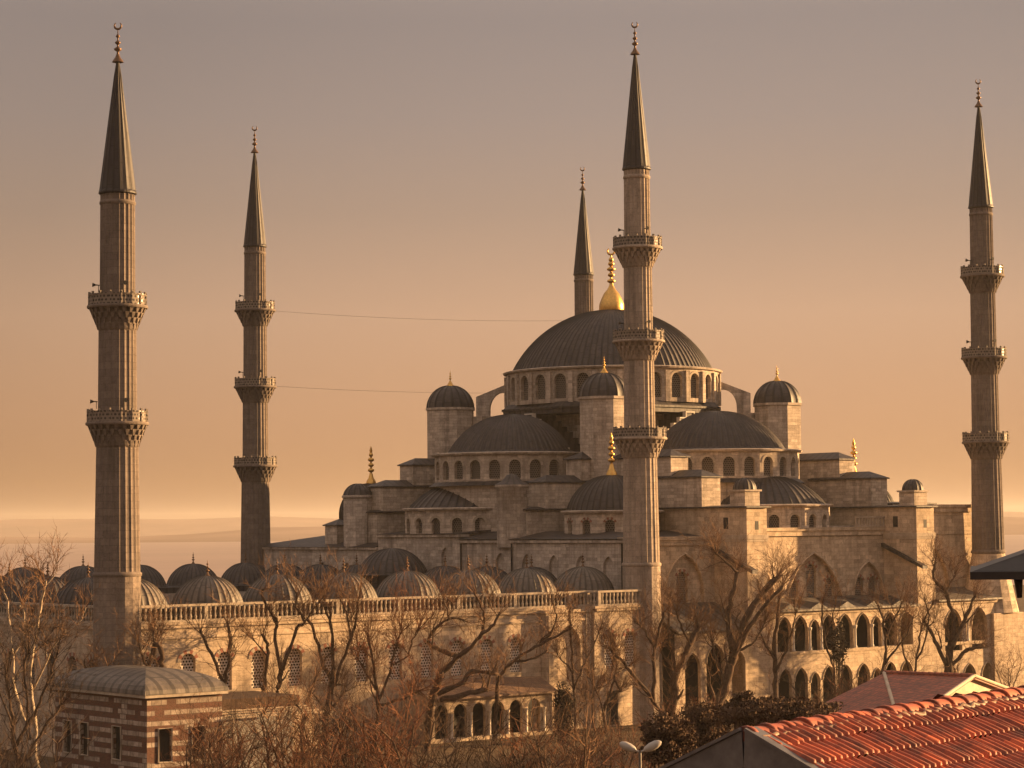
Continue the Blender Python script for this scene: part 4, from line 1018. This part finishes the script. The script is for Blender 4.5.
# street lamp with two heads
L0 = at(640, 752, 82); T = thing('street_lamp', 'twin-headed street lamp in front of the shrubs at bottom centre', 'street lamp', (L0.x, L0.y, 0))
m = MB(); m.tube([(L0.x, L0.y, -.2), (L0.x, L0.y, 3), (L0.x, L0.y, L0.z+.05)], [.1, .08, .05], 8); m.build('pole', 'fascia', T)
for sg, up_, ln in ((-1, .32, .72), (1, .36, .76)):
    b = Vector((L0.x, L0.y, L0.z)); p1 = b+RT*sg*.14+Vector((0, 0, .05)); p2 = b+RT*sg*ln+Vector((0, 0, up_))
    m = MB(); m.tube([b, p1], .035, 6); dd = (p2-p1); nrm = Vector((0, 0, 1))
    m.tube([p1+dd*t for t in (0, .12, .4, .7, .92, 1.)], [.04, .11, .15, .145, .09, .02], 10)
    m.build('lamp_head', 'lampglass', T)

# ------------------------------------------------------------------ trees
def smooth(pts, sub=4):
    P = [Vector(p) for p in pts]; out = []
    for i in range(len(P)-1):
        a, b, c, d = P[max(i-1, 0)], P[i], P[i+1], P[min(i+2, len(P)-1)]
        for k in range(sub):
            t = k/sub; out.append(.5*((2*b)+(c-a)*t+(2*a-5*b+4*c-d)*t*t+(3*b-a-3*c+d)*t**3))
    return out+[P[-1]]
def rvec(rnd): return Vector((rnd.gauss(0, 1), rnd.gauss(0, 1), rnd.gauss(0, 1)))
def shoot(tw, rnd, p, d, L, r, lvl, up=.18, jit=.22, n=4, kids_=3):
    pts = [Vector(p)]; d = Vector(d).normalized()
    for k in range(n):
        d = (d+rvec(rnd)*jit*.5+Vector((0, 0, up*.5))).normalized(); pts.append(pts[-1]+d*(L/n))
    tw.tube(pts, [r*(1-.75*k/n) for k in range(n+1)], 3 if r < .05 else 5)
    if lvl > 0:
        for k in range(kids_):
            f = rnd.uniform(.25, .95)*n; i = min(int(f), n-1); q = pts[i].lerp(pts[i+1], f-i); base = (pts[i+1]-pts[i]).normalized()
            side = base.cross(rvec(rnd)); side.normalize()
            shoot(tw, rnd, q, base*.75+side*rnd.uniform(.5, .9), L*rnd.uniform(.38, .68), max(r*.6, .013), lvl-1, up, jit, max(2, n-1), kids_)
def tree(label, D, limbs, seed, twig='twig', bark='bark', dens=1., tl=2.2, grp='bare trees round the mosque', fan=10, name='bare_tree', trunk_to_ground=True, spread=1.0, sec=2):
    """limbs: [(points as survey pixels), start width px, end width px]; each limb wanders in depth"""
    rnd = random.Random(seed); m = MB(); tw = MB(); k_ = D/FPX; first = None
    for li, (pts, w0, w1) in enumerate(limbs):
        dz = rnd.uniform(-1, 1)*1.6*spread
        n = len(pts); P = []
        for i, (x, y) in enumerate(pts):
            f = i/max(1, n-1)
            P.append(at(x, y, D+(0 if li == 0 and i < 2 else dz*(f**1.2)+rnd.uniform(-.25, .25)*f)))
        if li == 0:
            g = P[0].copy(); first = g
            if trunk_to_ground: P = [Vector((g.x+.1, g.y, -.3))]+P; w00 = w0*1.25
        S_ = smooth(P, 4); nn = len(S_)
        S_ = [p+rvec(rnd)*.05*(1 if 0 < i < nn-1 else 0) for i, p in enumerate(S_)]
        rad = [max(.018, (w0+(w1-w0)*(i/(nn-1))**.8)*k_*.5*rnd.uniform(.84, 1.18)) for i in range(nn)]
        m.tube(S_, rad, 8, True)
        # twigs along the limb and a fan of shoots at its end
        st = int(nn*.3)
        for i in range(st, nn-1):
            for _ in range(1 if rnd.random() < .75*dens else 0):
                base = (S_[i+1]-S_[i]).normalized(); side = base.cross(rvec(rnd)); side.normalize()
                shoot(tw, rnd, S_[i], side*.9+base*.4+Vector((0, 0, .35)), tl*rnd.uniform(.6, 1.3), .034, 2, .22, .26, 4, 3)
        for _ in range(sec):                                  # gnarled side branches
            i = rnd.randint(int(nn*.3), nn-2); base = (S_[i+1]-S_[i]).normalized(); side = base.cross(rvec(rnd)).normalized()
            d = (side*.8+base*.5+Vector((0, 0, .45))).normalized(); q_ = [S_[i]]; L_ = rnd.uniform(1.2, 3.4); sg = 5
            for k in range(sg):
                d = (d+rvec(rnd)*.26+Vector((0, 0, .12))).normalized(); q_.append(q_[-1]+d*L_/sg)
            r0 = max(.04, rad[i]*rnd.uniform(.35, .6)); m.tube(q_, [r0*(1-.7*k/sg) for k in range(sg+1)], 6)
            for k in range(2, sg+1):
                for _ in range(2): shoot(tw, rnd, q_[k], d*.5+rvec(rnd)*.45+Vector((0, 0, .4)), tl*rnd.uniform(.4, 1.), .028, 2, .2, .26, 4, 3)
        e = S_[-1]; base = (S_[-1]-S_[-3]).normalized()
        for _ in range(int(fan*dens)):
            side = rvec(rnd); shoot(tw, rnd, e-base*rnd.uniform(0, .6), base*.6+side*.55+Vector((0, 0, .45)), tl*rnd.uniform(.5, 1.4), .03, 2, .2, .24, 4, 3)
    T = thing(name, label, 'tree', (first.x, first.y, 0), grp)
    m.build('trunk', bark, T); tw.build('twigs', twig, T)
    return T
def Dw(px, front=6.):
    """distance of a spot that lies `front` metres before the courtyard and gallery wall line"""
    d = FW+rc*((px-512)/FPX)+uc*(-316/FPX); return (-front-CAM.y)/d.y
T_ = tree
T_('two-stemmed pale-barked tree at the far left edge', Dw(20, 20), [([(36,768),(34,720),(30,680),(34,640),(42,600),(46,580)],6,2.5), ([(30,740),(14,690),(12,650),(8,610),(2,580)],5,2), ([(33,690),(52,650),(66,630)],3,1.2), ([(12,660),(24,630),(22,600)],2.5,1)], 21, 'twig', 'barkpale', .9, 2.4)
T_('dark many-limbed tree left of the striped building', Dw(40, 26), [([(18,768),(14,735),(10,700),(6,672)],6,2.5), ([(16,745),(34,715),(44,690),(52,668),(58,652)],4.5,1.6), ([(20,768),(40,735),(56,712),(62,704)],4,1.5), ([(14,730),(2,700),(-6,680)],3,1.2), ([(26,730),(28,700),(24,670),(30,650)],3,1.2)], 22, 'twigdark', 'bark', 1.2, 2.2)
T_('thick sawn-off tree stump between near minaret and striped building', Dw(100, 5), [([(103,705),(103,688),(99,675),(92,664)],8,6), ([(101,682),(94,672)],5,4)], 23, 'twig', 'bark', .7, 2.3, fan=9)
T_('crossed sawn-off trunk just right of the near minaret', Dw(152, 5), [([(146,705),(147,672),(152,655),(156,641)],6,5), ([(160,703),(160,672),(162,655),(157,643)],6.5,4.5), ([(148,668),(142,655),(138,640)],2.5,1)], 24, 'twig', 'bark', .9, 2.3, fan=9)
T_('slim forked tree with two bare limbs over the second lattice window', Dw(224, 6), [([(224,720),(224,690),(219,672),(208,648),(200,630)],4.5,2.5), ([(224,690),(228,665),(230,640),(227,622)],3.8,2.5)], 25, 'twig', 'bark', .9, 2.2)
T_('tall pollard with long V of limbs reaching the balustrade, left of two', Dw(277, 6), [([(276,735),(277,706),(278,688),(281,670)],5.5,4.6), ([(281,670),(275,640),(277,622),(266,605),(262,592),(269,588)],4,2), ([(281,670),(288,655),(297,628),(304,622),(297,606),(297,592)],4,2), ([(300,626),(312,612),(320,600)],2,.8)], 26, 'twig', 'bark', .9, 2.2)
T_('dark upright tree stem with knotted top behind the leftmost V pollard', Dw(263, 3), [([(261,720),(262,700),(266,668),(268,648),(262,634)],4.2,3.2), ([(267,655),(258,645),(250,634)],2,.9)], 27, 'twig', 'bark', .9, 2)
T_('short leaning sawn-off stem between the two tall V pollards', Dw(307, 8), [([(302,735),(304,712),(309,695),(316,677)],4,3)], 28, 'twig', 'bark', .8, 1.6, fan=14)
T_('broad tree forking into three limbs, right of the two V pollards', Dw(328, 7), [([(322,745),(325,718),(329,700),(332,682)],7.5,6), ([(332,682),(322,660),(314,632),(307,619)],4.2,2.5), ([(332,684),(333,650),(331,620),(328,604)],4.2,2.2), ([(331,692),(340,668),(350,640),(357,615),(358,600)],4,1.8), ([(326,714),(338,700),(346,690)],3,1.5), ([(350,640),(348,618),(340,600)],2,1)], 29, 'twig', 'bark', .9, 2.3)
T_('reddish fine-twigged tree hiding the middle of the courtyard wall', Dw(382, 8), [([(374,760),(376,730),(378,700),(374,668),(368,636)],5,2.5), ([(378,700),(390,672),(394,650),(402,630)],3.6,1.5), ([(376,690),(364,668),(356,655)],2.6,1), ([(392,665),(408,655),(412,640),(420,628)],2.2,1), ([(378,705),(400,700),(420,690)],3,1.4)], 30, 'twigred', 'bark', 1.9, 3.4, fan=9)
T_('great gnarled tree with sideways limbs above the tiled lean-to', Dw(436, 10), [([(426,768),(428,730),(432,702),(436,688),(440,672)],10,7), ([(438,678),(452,662),(470,648),(482,634),(494,624),(500,612)],6.5,2.2), ([(458,656),(440,650),(428,642),(436,628),(452,618),(468,622)],5.5,2.), ([(482,634),(484,618),(480,604),(474,592)],3.4,1.4), ([(436,694),(460,684),(472,672),(498,674)],6,4), ([(440,700),(470,693),(488,690)],6,4.5), ([(450,620),(446,606),(444,596)],2,1)], 31, 'twig', 'bark', .9, 2.3)
T_('low spreading tree arching right over the tiled lean-to roof', Dw(520, 9), [([(494,735),(497,705),(499,680),(510,664),(530,650),(548,640),(562,633),(572,628)],5,2.2), ([(512,662),(530,660),(548,650)],3.4,1.4), ([(540,644),(552,630),(556,615),(552,602)],2.8,1.2)], 32, 'twig', 'bark', .9, 2.2)
T_('slender upright tree before the blind arch of the side gate', Dw(574, 8), [([(577,768),(575,720),(574,690),(572,660),(571,630),(569,612)],4.6,1.6), ([(574,690),(582,668),(592,648),(600,628)],2.8,1), ([(573,672),(562,660),(556,652)],2,.8), ([(575,715),(590,700),(598,685)],2,.8)], 33, 'twig', 'bark', 1.6, 2.0)
T_('leaning tree crossing the wall right of the dark side door', Dw(640, 9), [([(668,735),(662,716),(652,700),(634,676),(620,660),(609,648)],5.5,2.6), ([(653,702),(654,675),(654,655),(658,635),(664,612)],4.4,2.4), ([(655,650),(645,630),(634,622)],2.6,1.2), ([(620,690),(612,672),(617,655)],2.2,1.0)], 34, 'twig', 'bark', 1.6, 2.2)
T_('crooked tree standing beside the dark side door', Dw(606, 7), [([(603,768),(605,740),(604,715),(608,698),(622,690)],5,2.6), ([(606,705),(614,680),(616,660),(612,640)],2.6,1.1), ([(604,715),(596,690),(588,675)],2,.8)], 35, 'twig', 'bark', 1.6, 2.0)
T_('stout pollard with upright sawn limbs below the middle minaret', Dw(674, 7), [([(668,745),(671,715),(674,695),(676,672)],9.5,8), ([(676,674),(684,656),(692,640),(699,627)],6.5,5), ([(675,672),(664,655),(660,645)],4,2), ([(676,672),(672,645),(668,620),(672,600)],3.4,1.6), ([(690,645),(682,628),(676,610)],3,1.4)], 36, 'twig', 'bark', 1.6, 2.4, fan=12)
T_('huge pollard with thick parallel limbs leaning right across the buttress', Dw(730, 8), [([(712,745),(716,712),(724,690),(730,668),(736,648)],11,9), ([(736,650),(742,628),(750,610),(764,592),(780,574)],8,5.5), ([(734,658),(746,632),(762,610),(784,584)],6,3), ([(734,650),(729,630),(729,610),(734,588),(737,570)],7,4.5), ([(726,685),(716,660),(712,640)],4,2), ([(737,572),(724,560),(714,552)],3,1.4), ([(740,650),(756,640),(766,620)],3,1.5)], 37, 'twig', 'bark', 1.6, 2.6, fan=14)
T_('dark straight trunk before the left end of the long gallery', Dw(775, 7), [([(774,740),(775,700),(775,670),(774,640),(778,612),(780,595)],6,3.2), ([(775,672),(786,650),(792,630),(796,610)],3,1.2), ([(775,660),(764,642),(760,628)],2.8,1.2)], 38, 'twig', 'bark', 1.6, 2.3)
T_('thin curving tree over the middle arches of the long gallery', Dw(834, 7), [([(838,715),(835,690),(834,668),(826,645),(822,620),(822,600)],3.4,1.6), ([(824,640),(832,620),(836,600)],2,.8)], 39, 'twig', 'bark', .8, 1.8)
T_('wavy-stemmed tree over the right arches of the long gallery', Dw(884, 8), [([(880,705),(882,675),(886,650),(884,625),(878,605)],5,2), ([(884,665),(896,650),(908,632),(914,615)],2.6,1), ([(885,640),(894,620),(904,600)],2.4,1)], 40, 'twig', 'bark', 1.2, 2.3)
T_('thicket-like slim tree before the second buttress', Dw(914, 7), [([(912,705),(914,675),(918,650),(922,625),(934,602)],3.5,1.2), ([(913,680),(904,655),(902,630)],2.6,1), ([(916,660),(926,640),(928,615),(924,598)],2.4,.9)], 41, 'twig', 'bark', 1.2, 2.2)
T_('wide dark pollard before the right-end gallery with low sideways limb', Dw(949, 9), [([(946,705),(948,680),(949,660),(951,640)],10,8), ([(951,642),(954,622),(950,605),(946,592),(936,582),(933,572),(936,562)],5,2.4), ([(950,650),(962,625),(970,608),(976,594)],5.5,2.6), ([(947,668),(937,645),(930,630),(924,622)],4.2,3), ([(948,670),(962,655),(972,648),(984,646)],4.5,3.2), ([(946,592),(952,580),(956,572)],2.2,1)], 42, 'twig', 'bark', 1.6, 2.3, fan=9)
# dense leafless bushes along the bottom: a few grown once, then copied
def bush_mesh(seed, h, stems, twig, spread=1., lv=2):
    rnd = random.Random(seed); m = MB(); tw = MB()
    for s_ in range(stems):
        a = rnd.uniform(0, 2*PI); p = Vector((math.cos(a), math.sin(a), 0))*rnd.uniform(.1, .8)*spread
        d = Vector((math.cos(a)*.3*spread, math.sin(a)*.3*spread, 1)); pts = [Vector((p.x, p.y, -.3))]; L = h*rnd.uniform(.55, .85); n = 6
        for k in range(n):
            d = (d.normalized()+rvec(rnd)*.13+Vector((0, 0, .08))).normalized(); pts.append(pts[-1]+d*L/n)
        r0 = rnd.uniform(.06, .14)
        m.tube(pts, [r0*(1-.65*k/n) for k in range(n+1)], 6)
        for k in range(1, n+1):
            for _ in range(3 if k > 2 else 2):
                side = d.cross(rvec(rnd)).normalized()
                shoot(tw, rnd, pts[k], side*.8+Vector((0, 0, .6)), h*rnd.uniform(.18, .4), .034, lv, .2, .26, 4, 2)
    return m, tw
protos = []
for i, (h, st, twm, sp) in enumerate(((8.2, 7, 'twigred', 1.2), (7.4, 9, 'twigdark', 1.6), (8.8, 6, 'twig', 1.0), (6.6, 10, 'twigred', 2.0), (7.8, 8, 'twigdark', 1.3))):
    protos.append((bush_mesh(60+i, h, st, twm, sp), twm, h))
BUSH = [  (196, 166, .8, 0, 'leafless bush growing against the timber slats of the annexe'), (222, 154, .85, 2, 'leafless bush at the bottom edge below the timber annexe'),  # px, distance, size, kind, label
 (238, 170, 1.0, 1, 'brown leafless bush right of the flat annexe roof'),
 (262, 156, .95, 3, 'reddish bush at the bottom edge below the leftmost V pollard'),
 (285, 172, .95, 0, 'reddish bush under the short leaning sawn-off stem'),
 (310, 158, 1.0, 2, 'dark-stemmed bush at the bottom edge left of three-limbed tree'),
 (338, 170, 1.05, 4, 'brown bush before the foot of the three-limbed tree'),
 (362, 154, 1.0, 3, 'low reddish bush before the fine-twigged reddish tree'),
 (385, 166, 1.1, 1, 'dense brown bush at the foot of the reddish tree'),
 (408, 156, 1.05, 0, 'tall dark-stemmed bush left of the great gnarled tree'),
 (462, 152, .95, 4, 'dark bush at the bottom edge before the tiled lean-to'),
 (516, 152, .9, 1, 'brown bush before the right arches of the lean-to'),
 (544, 160, .95, 3, 'reddish bush at the right corner of the lean-to'),
 (572, 152, .95, 2, 'dark-stemmed bush at the foot of the slender upright tree'),
 (596, 162, .9, 4, 'brown bush below the dark side door'),
 (626, 172, .85, 3, 'reddish bush behind the twin-headed street lamp'),
 (8, 150, 1.15, 1, 'dense leafless bush at the bottom left corner'),
 (690, 195, .8, 3, 'low reddish bush at the foot of the stout pollard'),
 (742, 200, .75, 1, 'brown bush under the huge leaning pollard'),
 (800, 205, .72, 3, 'reddish bush before the lower arches at the gallery left end'),
 (846, 205, .95, 1, 'broad brown bush before the lower arches of the long gallery'),
 (866, 210, .95, 3, 'reddish twiggy bush beside the wavy-stemmed tree'),
 (1012, 262, .6, 2, 'sunlit bush beyond the base of the right-end minaret'),
]
bprot = {}
for (px, D, s_, k, lab) in BUSH:
    p = at(px, 760, D); (mm, tw), twm, h = protos[k]
    if k not in bprot:
        T = thing('bare_bush', lab, 'bush', (0, 0, 0), 'leafless bushes in the mosque garden')
        mm.build('stems', 'bark', T); tw.build('twigs', twm, T); bprot[k] = T
    else:
        T0 = bprot[k]; T = T0.copy(); COL.objects.link(T)
        for ch in kids(T0): c = ch.copy(); COL.objects.link(c); c.parent = T
    T['label'] = lab; T.location = (p.x, p.y, 0); T.rotation_euler = (0, 0, px*1.7); T.scale = (s_*1.05, s_*1.05, s_*1.12)
# rounded shrubs that keep their withered or evergreen leaves
def shrub(label, px, py, D, wpx, hpx, leaf, seed, n=2600, cat='shrub', size=.17, name='leafy_shrub'):
    rnd = random.Random(seed); c = at(px, py, D); k_ = D/FPX; rx, rz = wpx*k_/2, hpx*k_/2; m = MB()
    cl = [(rvec(rnd), rnd.uniform(.55, 1.2)) for _ in range(60)]; n = int(n*2.2); size *= .68
    for _ in range(n):
        a = rvec(rnd); a.normalize(); q = max(cl, key=lambda t: t[0].normalized().dot(a)); f = rnd.uniform(.5, 1.)**.6*q[1]*rnd.uniform(.9, 1.12)
        p = c+Vector((a.x*rx*f, a.y*rx*.8*f, a.z*rz*f))
        if p.z < 0: continue
        u = rvec(rnd).normalized()*size; v = u.cross(rvec(rnd)).normalized()*size*.55
        m.poly([p-u, p+v, p+u, p-v])
    st = MB()
    for k in range(7):
        a = rvec(rnd); st.tube([(c.x+a.x*.2, c.y+a.y*.2, -.2), c+Vector((a.x*rx*.3, a.y*rx*.3, -rz*.3)), c+Vector((a.x*rx*.5, a.y*rx*.4, rz*.4))], [.08, .06, .03], 5)
    T = thing(name, label, cat, (c.x, c.y, 0)); m.build('foliage', leaf, T); st.build('stems', 'bark', T)
shrub('brown withered leafy shrub right of the street lamp', 668, 738, 120, 66, 50, 'dryleaf', 81, 3600, size=.14)
shrub('dark brown shrub filling the gap behind the grey gable board', 706, 728, 128, 56, 56, 'dryleaf', 82, 3200, size=.14)
shrub('dark green shrub standing before the middle of the long gallery', 838, 645, 238, 22, 44, 'leaf', 83, 900, size=.2)
shrub('dark brown hedge lying between the long gallery and the bright terracotta roof', 784, 711, 105, 120, 26, 'dryleaf', 84, 5200, 'hedge', .13, 'leafy_hedge')
shrub('small dark mound of withered ivy left of the brown hedge', 742, 710, 112, 44, 34, 'dryleaf', 85, 2400, size=.14)
shrub('tall ivy clump right of the lean-to before the blind arch', 563, 712, 214, 22, 58, 'leaf', 86, 1400, size=.22)
